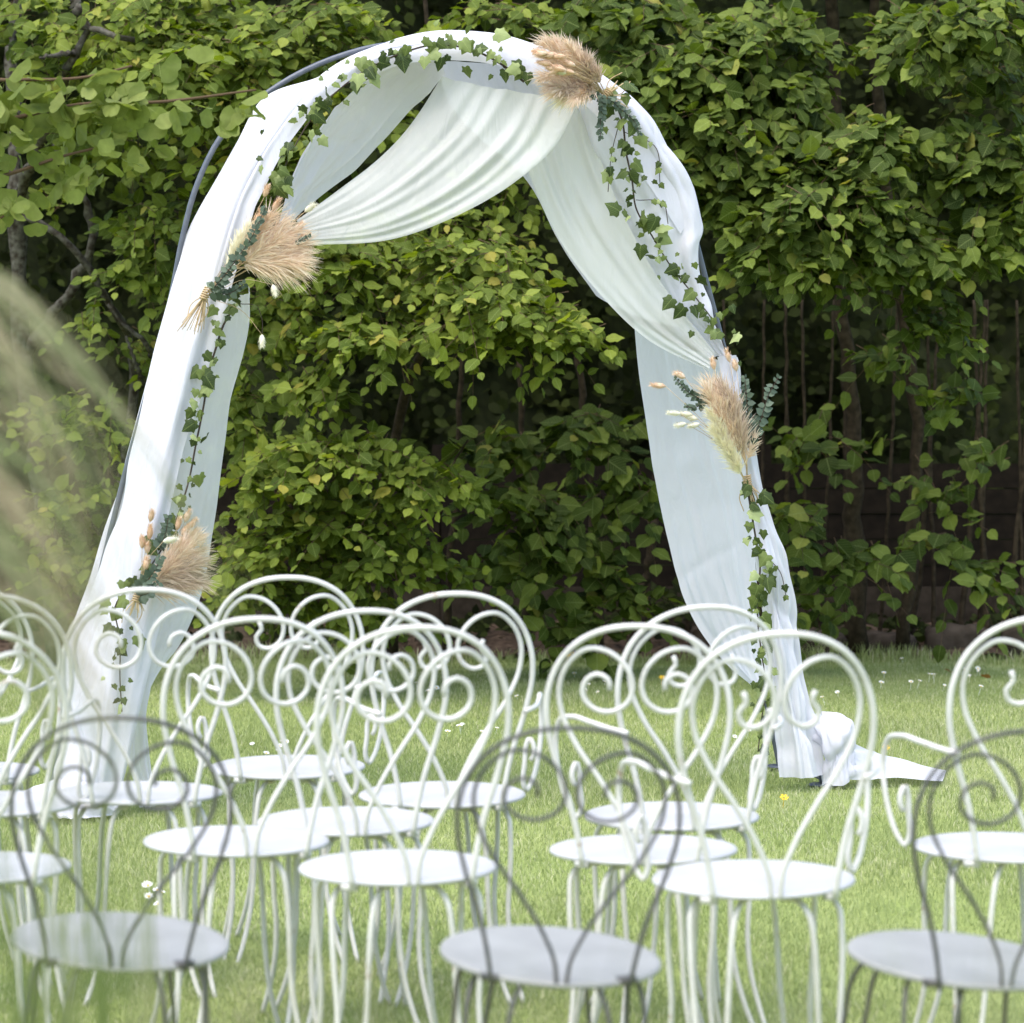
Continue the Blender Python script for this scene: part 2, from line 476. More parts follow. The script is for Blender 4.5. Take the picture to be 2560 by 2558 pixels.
def leaves_mesh(name, tpl, o, R, s, mat, tint):
    V, T = tpl
    n = len(o)
    W = np.einsum('vk,nkc->nvc', V, R)*s[:, None, None] + o[:, None, :]
    TT = (T[None]+(np.arange(n)*len(V))[:, None, None]).reshape(-1, 3)
    return fast_mesh(name, W.reshape(-1, 3), TT, mat, np.repeat(tint, len(V)), smooth=True, lp=np.tile(V, (n, 1)))

def make_sprays(masses, size, rng, per=(7, 12), length=(.18, .40), front=.75, droop=.35):
    """leaf positions and twigs for leafy shoots filling ellipsoid masses (u,v,ru,rv,Y,ry,count)"""
    O, D, Nn, S, tw = [], [], [], [], []
    for (u, v, ru, rv, Y, ry, cnt) in masses:
        c = P(u, v, Y); sx, sz = ru/F*Y, rv/F*Y
        for _ in range(cnt):
            q = rng.normal(size=3); q /= np.linalg.norm(q)
            rad = rng.uniform(.25, 1)**.5
            if q[1] > 0 and rng.random() < front: q[1] = -q[1]
            q *= rad
            base = c + q*np.array([sx, ry, sz])
            out = np.array([q[0]*.9 + rng.normal()*.5, q[1]*.6-.35 + rng.normal()*.25, q[2]*.35 - .05 + rng.normal()*.28])
            out /= np.linalg.norm(out)
            Ln = rng.uniform(*length)
            k = rng.integers(*per)
            start = base - out*Ln*.5
            ts = np.linspace(.1, 1, k)
            pts = start[None] + out[None]*Ln*ts[:, None] + np.array([0, 0, -1])[None]*(droop*Ln*ts**2)[:, None]
            tw.append(np.vstack([start[None], pts]))
            nr = np.array([rng.normal()*.3, -.42+rng.normal()*.3, .9+rng.normal()*.2]); nr /= np.linalg.norm(nr)
            side = np.cross(out, nr); side /= max(np.linalg.norm(side), 1e-6)
            for j in range(k):
                sg = 1 if j % 2 else -1
                dd = out*.55 + side*sg*.75 + np.array([0, -.1, -.32]) + rng.normal(size=3)*.3
                if j == k-1: dd = out + np.array([0, 0, -.4]) + rng.normal(size=3)*.2
                nn = nr + rng.normal(size=3)*np.array([.38, .42, .25])
                O.append(pts[j]); D.append(dd); Nn.append(nn)
                S.append(size*rng.uniform(.6, 1.2)*(.75 if j == k-1 else 1))
    O, D, Nn, S = map(np.array, (O, D, Nn, S))
    return O, frames(D, Nn), S, tw

def twigs_mesh(name, tw, r, mat):
    V, T = [], []
    b = 0
    for p in tw:
        k = len(p)
        for i, q in enumerate(p):
            rr = r*(1-.7*i/k)
            V += [q+np.array([rr, 0, -rr*.5]), q+np.array([-rr, 0, -rr*.5]), q+np.array([0, 0, rr])]
        for i in range(k-1):
            for j in range(3):
                a, c = b+i*3+j, b+i*3+(j+1) % 3
                T += [(a, c, c+3), (a, c+3, a+3)]
        b += k*3
    return fast_mesh(name, np.array(V), np.array(T), mat, smooth=True)

def shrub(name, base, label, cat, masses, tpl, mat, size, seed, stems=(), nparts=290, stem_mat=None, twig_r=.0026, mult=1.65, **kw):
    rng = np.random.default_rng(seed)
    root = empty(name, tuple(base))
    O, R, S, tw = make_sprays([m_[:6]+(int(m_[6]*mult+.5),) for m_ in masses], size, rng, **kw)
    R[:, 0] *= rng.uniform(.72, 1.08, len(R))[:, None]
    b = np.array(base)
    # the leaves that show largest become parts of their own
    u = 1280 + O[:, 0]/O[:, 1]*F; vv = 1000 - (O[:, 2]-CAM_H)/O[:, 1]*F
    inf = (u > 0) & (u < 2560) & (vv > 0) & (vv < 2558)
    facing = np.abs(R[:, 2, 1])
    # not hidden by others: bin the frame and take the front leaf of each bin first
    score = -O[:, 1] + .25*facing + rng.random(len(O))*.1
    score[~inf] -= 100
    ub, vb = (u//45).astype(int), (vv//45).astype(int)
    best = {}
    for i in np.argsort(-score):
        if not inf[i]: continue
        best.setdefault((ub[i], vb[i]), i)
    cand = np.array(sorted(best.values(), key=lambda i: -S[i]*facing[i]/O[i, 1])[:nparts], int)
    pick = np.zeros(len(O), bool)
    if len(cand): pick[cand] = True
    rest = ~pick
    tint = rng.random(len(O))
    o = link('crown', leaves_mesh('crown', tpl, O[rest]-b, R[rest], S[rest], mat, tint[rest]), root); o['kind'] = 'stuff'
    V, T = tpl
    lm = fast_mesh('leaf', V, T, mat, smooth=True, lp=V)
    for i in cand:
        l = bpy.data.objects.new('leaf', lm); COL.objects.link(l); l.parent = root
        m = Matrix(R[i].T.tolist()).to_4x4() @ Matrix.Scale(float(S[i]), 4)
        m.translation = Vector((O[i]-b).tolist())
        l.matrix_basis = m
    o = link('twigs', twigs_mesh('twigs', [p-b for p in tw], twig_r, M_TWIG), root); o['kind'] = 'stuff'
    for pts, r0, r1 in stems:
        pts = np.array(pts)-b
        mb = MB(); n = 24
        p = spline(pts, n); p[1:-1] += rng.normal(size=(n-2, 3))*r0*.22
        rr = np.linspace(r0, r1, n)*(1+.12*rng.normal(size=n))
        mb.tube(p, rr, 8)
        mb.build('trunk' if r0 > .03 else 'branch', stem_mat or M_STEM, root)
    tag(root, label, cat)
    return root

def gp(u, Y, z=0.05):
    x = (u-1280)/F*Y
    return np.array([x, Y, z])

# upper left: lichen-covered old hazel
shrub('hazel_shrub', gp(150, 15.2), 'hazel shrub with grey lichen branches filling the upper left', 'shrub',
    [(110, 90, 170, 130, 14.4, .5, 26), (430, 60, 230, 100, 14.2, .5, 46), (520, 170, 230, 110, 14.0, .5, 54), (760, 90, 230, 110, 14.3, .5, 46), (640, 330, 200, 130, 14.2, .5, 42),
     (850, 260, 180, 120, 14.4, .5, 30), (330, 330, 220, 130, 14.6, .5, 30), (420, 560, 130, 90, 14.5, .35, 20), (370, 660, 130, 70, 14.5, .3, 16), (230, 790, 80, 40, 14.8, .3, 3), (350, 880, 80, 50, 14.8, .3, 4),
     (180, 1030, 120, 60, 14.8, .3, 9), (250, 1070, 80, 50, 14.6, .3, 6), (190, 1240, 140, 70, 14.6, .3, 15), (170, 1380, 140, 70, 14.6, .3, 15), (150, 470, 120, 40, 15.0, .3, 3),
     (300, -240, 520, 120, 15.6, .6, 80), (750, -240, 420, 120, 15.6, .6, 60)],  # these two masses sit unseen above the frame, added to shade the recess
    OVATE, M_LEAF_A, .074, 21,
    stems=[([gp(150, 15.2), P(110, 1300, 15.2), P(60, 900, 15.1), P(40, 500, 15), P(30, 100, 15), P(60, -250, 14.8)], .06, .025),
           ([P(60, 900, 15.1), P(230, 560, 14.9), P(120, 330, 14.9)], .03, .012),
           ([P(40, 500, 15), P(150, 250, 14.5), P(190, 130, 13.9), P(215, 75, 13.9), P(330, 100, 13.8), P(420, 75, 13.9)], .034, .012),
           ([P(215, 75, 13.9), P(190, 10, 13.9), P(200, -60, 14)], .026, .02),
           ([P(190, 130, 13.9), P(100, 145, 13.7)], .016, .006),
           ([gp(250, 15.4), P(300, 1250, 15.3), P(330, 900, 15.1), P(250, 720, 14.7), P(160, 600, 14.6), P(40, 530, 14.6)], .03, .016),
           ([P(330, 900, 15.1), P(355, 850, 14.5), P(300, 800, 14.5), P(270, 760, 14.5)], .016, .010),
           ([P(355, 960, 14.6), P(330, 880, 14.5), P(315, 840, 14.5)], .012, .007),
           ([P(330, 260, 14.3), P(355, 400, 14.3), P(380, 470, 14.3)], .005, .003),
           ([P(500, 300, 14.2), P(515, 420, 14.2), P(545, 480, 14.2)], .005, .003)],
    stem_mat=M_BARK)
# centre: column of bright leaves standing forward
shrub('leafy_shrub', gp(900, 15.4), 'bright green leafy shrub seen through the opening of the arch', 'shrub',
    [(880, 660, 200, 80, 14.0, .4, 34), (1150, 660, 200, 90, 13.8, .4, 40), (1250, 760, 170, 90, 13.6, .4, 40), (1390, 800, 90, 60, 13.6, .3, 16), (700, 780, 110, 90, 14.2, .35, 22),
     (960, 830, 190, 60, 13.8, .4, 22), (1080, 560, 220, 70, 14.4, .4, 24), (780, 960, 100, 50, 14.0, .3, 9), (620, 1010, 70, 120, 14.4, .3, 14), (860, 1130, 220, 70, 13.9, .4, 32), (1080, 1190, 130, 45, 13.8, .3, 12),
     (690, 1190, 130, 70, 14.1, .3, 20), (880, 1290, 220, 70, 14.0, .4, 32), (690, 1360, 150, 70, 14.1, .35, 22), (980, 1400, 180, 70, 14.1, .35, 24), (620, 1470, 130, 60, 14.2, .3, 18), (850, 1510, 180, 50, 14.2, .35, 18),
     (1300, 460, 170, 80, 14.6, .4, 16), (1050, -240, 400, 120, 15.7, .6, 50), (1250, 30, 150, 40, 14.5, .3, 10)],  # the high mass is out of view, added to keep the hollow shaded
    OVATE, M_LEAF_A, .073, 22,
    stems=[([gp(980, 15.4), P(960, 1300, 15.3), P(1010, 1000, 15.1), P(1100, 760, 14.6), P(1090, 300, 14.8), P(1050, -150, 14.7)], .03, .010),
           ([gp(930, 15.5), P(860, 1250, 15.4), P(800, 900, 15.2), P(700, 600, 14.8)], .028, .012),
           ([P(960, 1300, 15.3), P(1080, 1230, 14.8), P(1170, 1100, 14.5)], .012, .005),
           ([P(840, 590, 14.2), P(960, 640, 14.0), P(1090, 690, 13.7)], .014, .008),
           ([P(770, 930, 14.0), P(790, 990, 13.9), P(800, 1040, 13.9)], .005, .003),
           ([gp(1110, 15.7), P(1140, 1200, 15.7), P(1160, 800, 15.6)], .02, .012)])
# upper right: lime tree with layered boughs
shrub('lime_tree', gp(2150, 16.0), 'lime tree with layered leafy boughs filling the upper right', 'tree',
    [(1560, 40, 230, 70, 14.3, .5, 36), (1700, 170, 230, 80, 14.1, .5, 44), (1900, 90, 170, 80, 14.2, .5, 34), (1780, 290, 230, 70, 14.0, .45, 40), (1960, 220, 130, 60, 14.1, .4, 20), (1800, 420, 190, 80, 14.0, .45, 36),
     (2010, 400, 180, 60, 13.8, .4, 30), (2170, 330, 110, 50, 13.8, .3, 18), (2050, 510, 240, 70, 13.7, .45, 42), (1980, 610, 190, 45, 13.7, .35, 24), (2230, 600, 170, 60, 13.8, .35, 26), (2440, 400, 170, 110, 14.0, .4, 34),
     (2450, 560, 150, 60, 14.0, .4, 18), (2420, 60, 210, 90, 14.0, .45, 34), (2240, 60, 80, 60, 14.4, .3, 10), (2480, 200, 130, 70, 14.3, .4, 12), (2260, 710, 150, 40, 14.0, .3, 9), (2340, 800, 90, 40, 14.1, .3, 5),
     (2350, 960, 90, 40, 14.6, .3, 3), (1570, 330, 150, 110, 14.7, .4, 18), (1650, 260, 150, 90, 14.2, .4, 20),
     (1700, -240, 420, 120, 15.6, .8, 80), (2300, -240, 420, 120, 15.6, .8, 90)],  # unseen upper crown, added to throw shade into the recess below
    ROUND, M_LEAF_B, .082, 23,
    stems=[([gp(2150, 16.0), P(2140, 1200, 16.0), P(2100, 700, 15.8), P(2090, 200, 15.5), P(2050, -300, 15)], .05, .025),
           ([gp(2260, 16.1), P(2290, 1100, 16.1), P(2230, 600, 15.8), P(2190, 200, 15.5), P(2200, -200, 15)], .035, .02),
           ([P(2100, 700, 15.8), P(1900, 420, 15), P(1680, 240, 14.6)], .02, .008),
           ([P(1980, 40, 14.0), P(1800, 110, 14.0), P(1640, 140, 14.2)], .008, .005)],
    droop=.45)
# shaded shoots at the foot of the hedge
shrub('young_lime', gp(1500, 16.0), 'shaded young lime with big round leaves behind the right leg of the arch', 'tree',
    [(1240, 1110, 110, 50, 15.2, .25, 12), (1470, 1080, 150, 60, 15.2, .25, 18), (1330, 1270, 150, 70, 15.0, .25, 22), (1560, 1240, 130, 60, 15.2, .25, 14), (1400, 1400, 140, 60, 15.0, .25, 15), (1540, 1480, 100, 40, 15.0, .25, 10), (1440, 1560, 90, 30, 14.9, .2, 8), (1250, 1400, 80, 40, 15.2, .2, 6)],
    ROUND, M_LEAF_B, .100, 24, nparts=220, mult=1.3,
    stems=[([gp(1500, 16.0), P(1490, 1400, 16), P(1470, 1100, 15.9), P(1430, 800, 15.8)], .028, .014),
           ([gp(1610, 16.1), P(1630, 1300, 16.1), P(1650, 900, 16)], .022, .012),
           ([gp(1320, 16.1), P(1310, 1250, 16.1), P(1300, 900, 16)], .024, .014),
           ([gp(1590, 15.9), P(1600, 1500, 15.9), P(1640, 1300, 15.9)], .035, .02)],
    length=(.25, .45), per=(5, 9))
shrub('young_lime', gp(2250, 16.2), 'sparse shaded lime suckers with upright brown stems at the lower right', 'tree',
    [(1985, 1290, 90, 70, 15.2, .25, 14), (1980, 1080, 90, 50, 15.4, .25, 7), (2180, 1400, 120, 50, 15.2, .25, 13), (2330, 1240, 110, 60, 15.5, .25, 8), (2420, 1420, 120, 60, 15.3, .25, 12), (2100, 1120, 110, 60, 15.6, .25, 8), (2480, 1100, 90, 80, 15.5, .25, 7), (1960, 1470, 80, 60, 15.3, .25, 12), (2330, 1340, 80, 40, 15.3, .2, 6), (2060, 1540, 50, 30, 15.4, .2, 3), (2200, 880, 130, 50, 15.0, .25, 7)],
    ROUND, M_LEAF_B, .100, 25, nparts=200, mult=.75,
    stems=[([gp(uu, 16.3+.05*(k % 3)), P(uu+d, 1200, 16.3), P(uu+1.8*d, 750, 16.3)], .012+.006*(k % 2), .007) for k, (uu, d) in enumerate([(1900, 6), (1980, -10), (2050, 20), (2120, -5), (2200, 25), (2280, 40), (2340, -12), (2400, 35), (2450, 10), (2510, 45), (1830, -12), (1760, 10), (2560, -10), (1720, 5), (2020, -8), (2470, -20)])],
    length=(.25, .45), per=(5, 9))
# evergreen hedge behind everything: bumpy core under leaves, added to block sky light
def bumpy_hedge():
    root = empty('evergreen_hedge', (0, 18.1, 0))
    nx, nz = 90, 60
    V = []
    for j in range(nz+1):
        for i in range(nx+1):
            x = -5+10*i/nx; z = 5.6*j/nz
            y = -.25*math.sin(x*2.1+z*1.3)*math.cos(z*1.9-x*.7) - .18*math.sin(x*5+2*z) + .9*(j/nz)**6
            V.append((x, y, z))
    Q = [(j*(nx+1)+i, j*(nx+1)+i+1, (j+1)*(nx+1)+i+1, (j+1)*(nx+1)+i) for j in range(nz) for i in range(nx)]
    b0 = len(V)
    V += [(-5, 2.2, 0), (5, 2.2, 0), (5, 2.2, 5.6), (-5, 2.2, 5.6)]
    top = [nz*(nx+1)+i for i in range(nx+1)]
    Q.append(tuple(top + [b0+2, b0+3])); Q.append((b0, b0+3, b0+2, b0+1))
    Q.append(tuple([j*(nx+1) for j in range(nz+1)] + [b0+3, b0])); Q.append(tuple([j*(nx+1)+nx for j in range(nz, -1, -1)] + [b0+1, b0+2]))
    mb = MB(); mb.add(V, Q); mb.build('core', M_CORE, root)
    r = np.random.default_rng(31)
    n = 16000
    x = r.uniform(-4.2, 4.2, n); z = r.uniform(.8, 5.5, n)
    y = -.25*np.sin(x*2.1+z*1.3)*np.cos(z*1.9-x*.7) - .18*np.sin(x*5+2*z) - r.uniform(.0, .35, n) + .9*(z/5.6)**6
    D = np.stack([r.normal(size=n), -.4+.3*r.normal(size=n), -.5+.6*r.normal(size=n)], -1)
    Nn = np.stack([.5*r.normal(size=n), -.8+.3*r.normal(size=n), .6+.4*r.normal(size=n)], -1)
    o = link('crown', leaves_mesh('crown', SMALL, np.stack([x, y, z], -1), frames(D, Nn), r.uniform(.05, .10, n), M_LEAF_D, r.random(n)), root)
    o['kind'] = 'stuff'
    tag(root, 'dense evergreen hedge rising behind the fence, its leaves darkened as shade', 'hedge')
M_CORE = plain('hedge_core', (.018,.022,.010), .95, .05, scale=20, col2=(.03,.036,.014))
bumpy_hedge()

# low ivy and weeds along the foot of the hedge
r = np.random.default_rng(41)
n = 2600
x = r.uniform(-3.4, 3.6, n); y = r.uniform(16.25, 17.1, n); z = r.uniform(.03, .26, n)*(.35+.65*np.clip(np.sin(x*2.2+.5)+.4, 0, 1))*np.where(x > .4, 1.15, .8) + .05
D = np.stack([r.normal(size=n), -.5+.4*r.normal(size=n), .1+.5*r.normal(size=n)], -1)
Nn = np.stack([.5*r.normal(size=n), -.6+.3*r.normal(size=n), .8+.3*r.normal(size=n)], -1)
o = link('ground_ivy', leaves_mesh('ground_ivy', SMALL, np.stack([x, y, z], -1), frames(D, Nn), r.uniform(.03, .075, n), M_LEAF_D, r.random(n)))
tag(o, 'low tangled ivy and weeds carpeting the foot of the hedge', 'ground cover', kind='stuff')

# ------------------------------------------------------------------ ginkgo branch reaching in from the left, in front of the arch
def fan_tpl():
    V = [(-.012, 0, 0), (.012, 0, 0), (0, .42, 0)]; T = [(0, 1, 2)]
    n = 15
    for i in range(n):
        a = math.radians(-68 + 136*i/(n-1))
        rr = .62*(1 - .16*abs(a/1.19)**4 - (.10 if i == n//2 else 0)) + .008*math.sin(i*2.3)
        V.append((rr*math.sin(a), .42+rr*math.cos(a), -.07*math.cos(a*1.6)+.035*math.cos(a*5)))
    for i in range(n-1):
        T.append((2, 3+i+1, 3+i))
    return np.array(V, float), np.array(T)
FAN = fan_tpl()
def ginkgo():
    Y = 9.2
    base = P(-700, 2000, Y); base[2] = 0
    root = empty('ginkgo_tree', tuple(base))
    b = base
    rng = np.random.default_rng(51)
    lm = fast_mesh('leaf', *FAN, M_GINKGO, smooth=True)
    mb = MB(); mb.tube([base-b, P(-690, 1200, Y)-b, P(-640, 500, Y)-b, P(-600, -200, Y)-b], [.07, .06, .05, .04], 10, 20); mb.build('trunk', M_STEM, root)
    brs = [[P(-640, 420, Y), P(-250, 380, Y), P(0, 305, Y), P(200, 262, Y), P(400, 255, Y), P(640, 225, Y)],
           [P(-640, 330, Y+.1), P(-200, 200, Y+.1), P(50, 200, Y), P(230, 190, Y-.1), P(330, 165, Y-.1)],
           [P(-640, 480, Y), P(-150, 480, Y), P(40, 430, Y), P(160, 390, Y), P(290, 360, Y)],
           [P(-640, 560, Y), P(-120, 620, Y), P(-20, 560, Y), P(10, 540, Y)]]
    spread = [(.42, 1, 84), (.45, 1, 74), (.48, 1, 62), (.8, 1, 5)]
    for br, (t0, t1, cnt) in zip(brs, spread):
        p = spline(np.array(br)-b, 60)
        mb = MB(); mb.tube(p, np.linspace(.012, .0035, 60), 6); mb.build('branch', M_TWIG, root)
        for k in range(cnt):
            i = int((t0+(t1-t0)*rng.random())*59)
            d = np.array([rng.normal()*.6, rng.normal()*.5-.1, -.7+rng.normal()*.5]); d /= np.linalg.norm(d)
            nn = np.array([rng.normal()*.6, -.7+rng.normal()*.45, .6+rng.normal()*.5])
            pos = p[i] + rng.normal(size=3)*np.array([.025, .06, .045]) + np.array([0, 0, -.02])
            R = frames(d[None], nn[None])[0]
            l = bpy.data.objects.new('leaf', lm); COL.objects.link(l); l.parent = root
            m = Matrix(R.T.tolist()).to_4x4() @ Matrix.Scale(float(rng.uniform(.065, .098)), 4); m.translation = Vector(pos.tolist())
            l.matrix_basis = m
    tag(root, 'ginkgo branch with pale fan-shaped leaves reaching in from the left', 'tree')
ginkgo()

# ------------------------------------------------------------------ chairs
def arc_y(x, rad):            # the rear of the round seat
    return -math.sqrt(max(rad*rad - x*x, 0))

def back_points(prof, rad, lean, seat_h, sgn, bow=.6):
    out = []
    for x, z in prof:
        y0 = arc_y(min(abs(x), rad*.8)*bow, rad)
        out.append((sgn*x, y0 - lean*z - .10*z*z, seat_h+z))
    return out

OUTER = [(.112, -.012), (.118, .03), (.135, .11), (.163, .20), (.179, .285), (.176, .335), (.155, .392), (.115, .437), (.06, .463), (0, .470)]
SCROLL = [(.008, -.012), (.012, .03), (.035, .09), (.075, .16), (.122, .232), (.150, .298), (.153, .350), (.132, .398), (.094, .425), (.054, .418), (.020, .387), (.0085, .35), (.019, .317), (.048, .299), (.083, .303), (.106, .328), (.101, .36), (.076, .374), (.055, .361), (.054, .342)]
SCROLL_HOOK = SCROLL[:12] + [(.018, .318), (.045, .302), (.068, .310), (.073, .330), (.060, .348), (.066, .366)]

def make_chair(name, arms=False, dark=False):
    root = empty(name)
    sh = .455
    rad = .19 if not dark else .18
    fm = M_DARK if dark else M_WHITE
    kz = .86 if dark else 1.0
    kx = .97 if dark else 1.0
    ro, ri, rl = (.0038, .0034, .0044) if dark else (.0060, .0053, .0057)
    # seat
    mb = MB()
    mb.lathe([(0, .001), (rad*.5, .001), (rad*.9, .0005), (rad-.006, 0), (rad-.0015, -.002), (rad, -.005), (rad-.001, -.0085), (rad-.004, -.010), (rad*.9, -.009), (rad*.5, -.008), (0, -.008)], 56)
    s = mb.build('seat', M_SEATG if dark else M_SEATW, root, True, (0, 0, sh))
    if dark: s.rotation_euler = (math.radians(5.0), math.radians(1.5), 0)
    else: s.rotation_euler = (math.radians(.6), 0, 0)
    lean = .10
    zoff = -.012 if dark else 0
    pr = [(x*kx, z*kz+zoff) for x, z in OUTER]
    pts = back_points(pr, rad, lean, sh, 1) + back_points(pr, rad, lean, sh, -1)[::-1][1:]
    mb = MB(); mb.tube(pts, ro, 10, 72); mb.build('back_frame', fm, root)
    sc = [(x*kx, z*kz+zoff) for x, z in (SCROLL_HOOK if arms else SCROLL)]
    for sg in (1, -1):
        mb = MB(); mb.tube(back_points(sc, rad-.004, lean, sh, sg), ri, 8, 76); mb.build('scroll', fm, root)
    # hairpin legs: two bent rods meeting at the foot
    for k in range(4):
        a0 = math.radians(45+90*k + (6 if k in (0, 2) else -6))
        mb = MB()
        if dark:
            prof = [(.10, -.02), (.155, -.024), (.172, -.05), (.185, -.12), (.20, -.25), (.215, -.35), (.228, -.452)]
        else:
            prof = [(.10, -.026), (.150, -.026), (.170, -.045), (.178, -.09), (.180, -.17), (.178, -.25), (.188, -.33), (.21, -.40), (.232, -.452)]
        for sg in (-1, 1):
            p = []
            for i, (r_, z_) in enumerate(prof):
                t = i/(len(prof)-1)
                off = math.radians(14*(1-t)**1.0 + 5.0)*sg
                p.append((r_*math.cos(a0+off), r_*math.sin(a0+off), sh+z_))
            mb.tube(p, rl, 8, 30)
        mb.build('leg', fm, root)
    # rim brackets under the seat
    for a in (math.radians(-52), math.radians(-128)):
        mb = MB(); mb.box((0, 0, 0), (.03, .016, .012), a+math.pi/2); mb.build('bracket', fm, root, True, ((rad-.006)*math.cos(a), (rad-.006)*math.sin(a), sh-.016))
    if arms:
        for sg in (1, -1):
            p = [(.160, -.215, .205), (.182, -.19, .210), (.208, -.10, .217), (.226, .0, .219), (.236, .05, .208), (.240, .072, .172), (.238, .07, .115), (.228, .06, .055), (.212, .05, .010), (.200, .044, -.006), (.193, .04, .012), (.196, .036, .06), (.199, .034, .10), (.206, .030, .116), (.214, .026, .104), (.214, .026, .075), (.209, .028, .066)]
            mb = MB(); mb.tube([(sg*x_, y_, sh+z_) for x_, y_, z_ in p], .0058, 8, 70); mb.build('armrest', fm, root)
    return root

proto_w = make_chair('scroll_chair')
proto_a = make_chair('scroll_armchair', arms=True)
proto_d = make_chair('dark_scroll_chair', dark=True)
CH = [  # kind, seat u, seat v, yaw deg, label
    ('a', 722, 1918, 5, 'white scroll-back armchair in the front row, its hoop against the dark hedge left of centre'),
    ('a', 1107, 1983, 8, 'white scroll-back armchair in the middle whose hoop stands right beside the aisle'),
    ('w', 868, 2043, 13, 'white scroll-back chair tucked half behind the nearest centre white chair'),
    ('w', 587, 2095, 14, 'white scroll-back chair directly left of the nearest centre white chair'),
    ('w', 999, 2168, 11, 'nearest white scroll-back chair in the centre, left of the middle dark chair'),
    ('w', 346, 1981, 10, 'white scroll-back chair in front of the left foot of the arch'),
    ('a', -92, 1924, 8, 'white scroll-back armchair cut by the left edge, farthest of the three there'),
    ('a', -20, 2010, 8, 'white scroll-back armchair cut by the left edge, between two others there'),
    ('w', -60, 2165, 10, 'white scroll-back chair cut by the left edge, nearest of the three there'),
    ('a', 1680, 2032, 14, 'white scroll-back armchair in front of the right leg of the arch, farthest there'),
    ('w', 1612, 2110, -5, 'white scroll-back chair whose seat lies right behind the middle dark chair'),
    ('a', 1890, 2198, 8, 'nearest white scroll-back armchair right of centre, in front of the knotted drape'),
    ('a', 2515, 2117, 7, 'white scroll-back armchair cut by the right edge behind the right dark chair'),
    ('d', 1350, 2385, 5, 'dark grey scroll-back chair with grey seat in the middle foreground'),
    ('d', 2372, 2392, 17, 'dark grey scroll-back chair with grey seat at the lower right corner'),
    ('d', 276, 2350, 5, 'dark grey scroll-back chair with grey seat behind the ornamental grass'),
]
used = set()
for kind, u, v, yaw, lab in CH:
    pr = {'w': proto_w, 'a': proto_a, 'd': proto_d}[kind]
    if kind in used: c = copy_tree(pr)
    else: c = pr; used.add(kind)
    p = G(u, v, .455)
    c.location = (p[0], p[1], 0)
    c.rotation_euler = (0, 0, math.radians(yaw))
    jr = random.Random(len(lab)*7+int(u))
    c.rotation_euler = (math.radians(jr.uniform(-.8, .8)), math.radians(jr.uniform(-.9, .9)), math.radians(yaw)); c.scale = (1, 1, jr.uniform(.985, 1.015))
    if kind == 'd':
        c.rotation_euler = (0, math.radians(2.2), math.radians(yaw)); c.location.z = .005
    tag(c, lab, 'chair', 'dark chairs in the foreground row' if kind == 'd' else 'white chairs set out on the lawn')

# ------------------------------------------------------------------ the arch
AA = math.radians(16)
ES = np.array([math.cos(AA), math.sin(AA), 0]); EN = np.array([-math.sin(AA), math.cos(AA), 0])
CB = np.array([(1170-1280)/F*10.4, 10.4, 0])
DEPTH = .55
def PB(u, v, off=0.0):
    d = ray(u, v)
    t = np.dot(CB + EN*off - CAMP, EN)/np.dot(d, EN)
    q = CAMP + d*t
    q[2] = max(q[2], .012)
    return q
arch = empty('wedding_arch', tuple(CB), AA)
HOOP = [(1.28, 0), (1.19, .4), (1.045, 1.0), (.915, 1.5), (.845, 1.75), (.775, 1.98), (.69, 2.15), (.57, 2.31), (.42, 2.43), (.22, 2.52), (0, 2.55)]
HOOP_R = [(1.33, 0), (1.24, .4), (1.085, 1.03), (.90, 1.73), (.867, 1.9), (.818, 2.08), (.72, 2.27), (.523, 2.44), (.311, 2.544), (.153, 2.587), (0, 2.60)]
def hoop_curve(sgn, off, ztop, zbot, ds=0.0):
    z_ = np.linspace(ztop, zbot, 26); s_ = np.interp(z_, [q[1] for q in HOOP], [q[0] for q in HOOP])
    return np.array([CB + ES*(sgn*(a+ds)) + EN*off + np.array([0, 0, b]) for a, b in zip(s_, z_)])
for yy, HH in ((0, HOOP), (DEPTH, HOOP_R)):
    pts = [(x_, yy, z_) for x_, z_ in HH] + [(-x_, yy, z_) for x_, z_ in HH[::-1][1:]]
    mb = MB(); mb.tube(pts, .0098, 12, 120); mb.build('hoop', M_STEEL, arch)
for x_, z_, x2, z2 in ((.08, 2.545, .08, 2.592), (1.272, .035, 1.322, .035)):
    for sg in (-1, 1):
        mb = MB(); mb.tube([(sg*x_, 0, z_), (sg*x2, DEPTH, z2)], .006, 8); mb.build('crossbar', M_STEEL, arch)
for yy in (0, DEPTH):
    for sg in (-1, 1):
        mb = MB(); mb.lathe([(0, .006), (.05, .006), (.055, 0), (0, 0)], 20); mb.build('foot_plate', M_STEEL, arch, True, (sg*(1.28 if yy == 0 else 1.33), yy, .012))
tag(arch, 'dark metal garden arch of two hoops carrying the white drapes', 'arch')

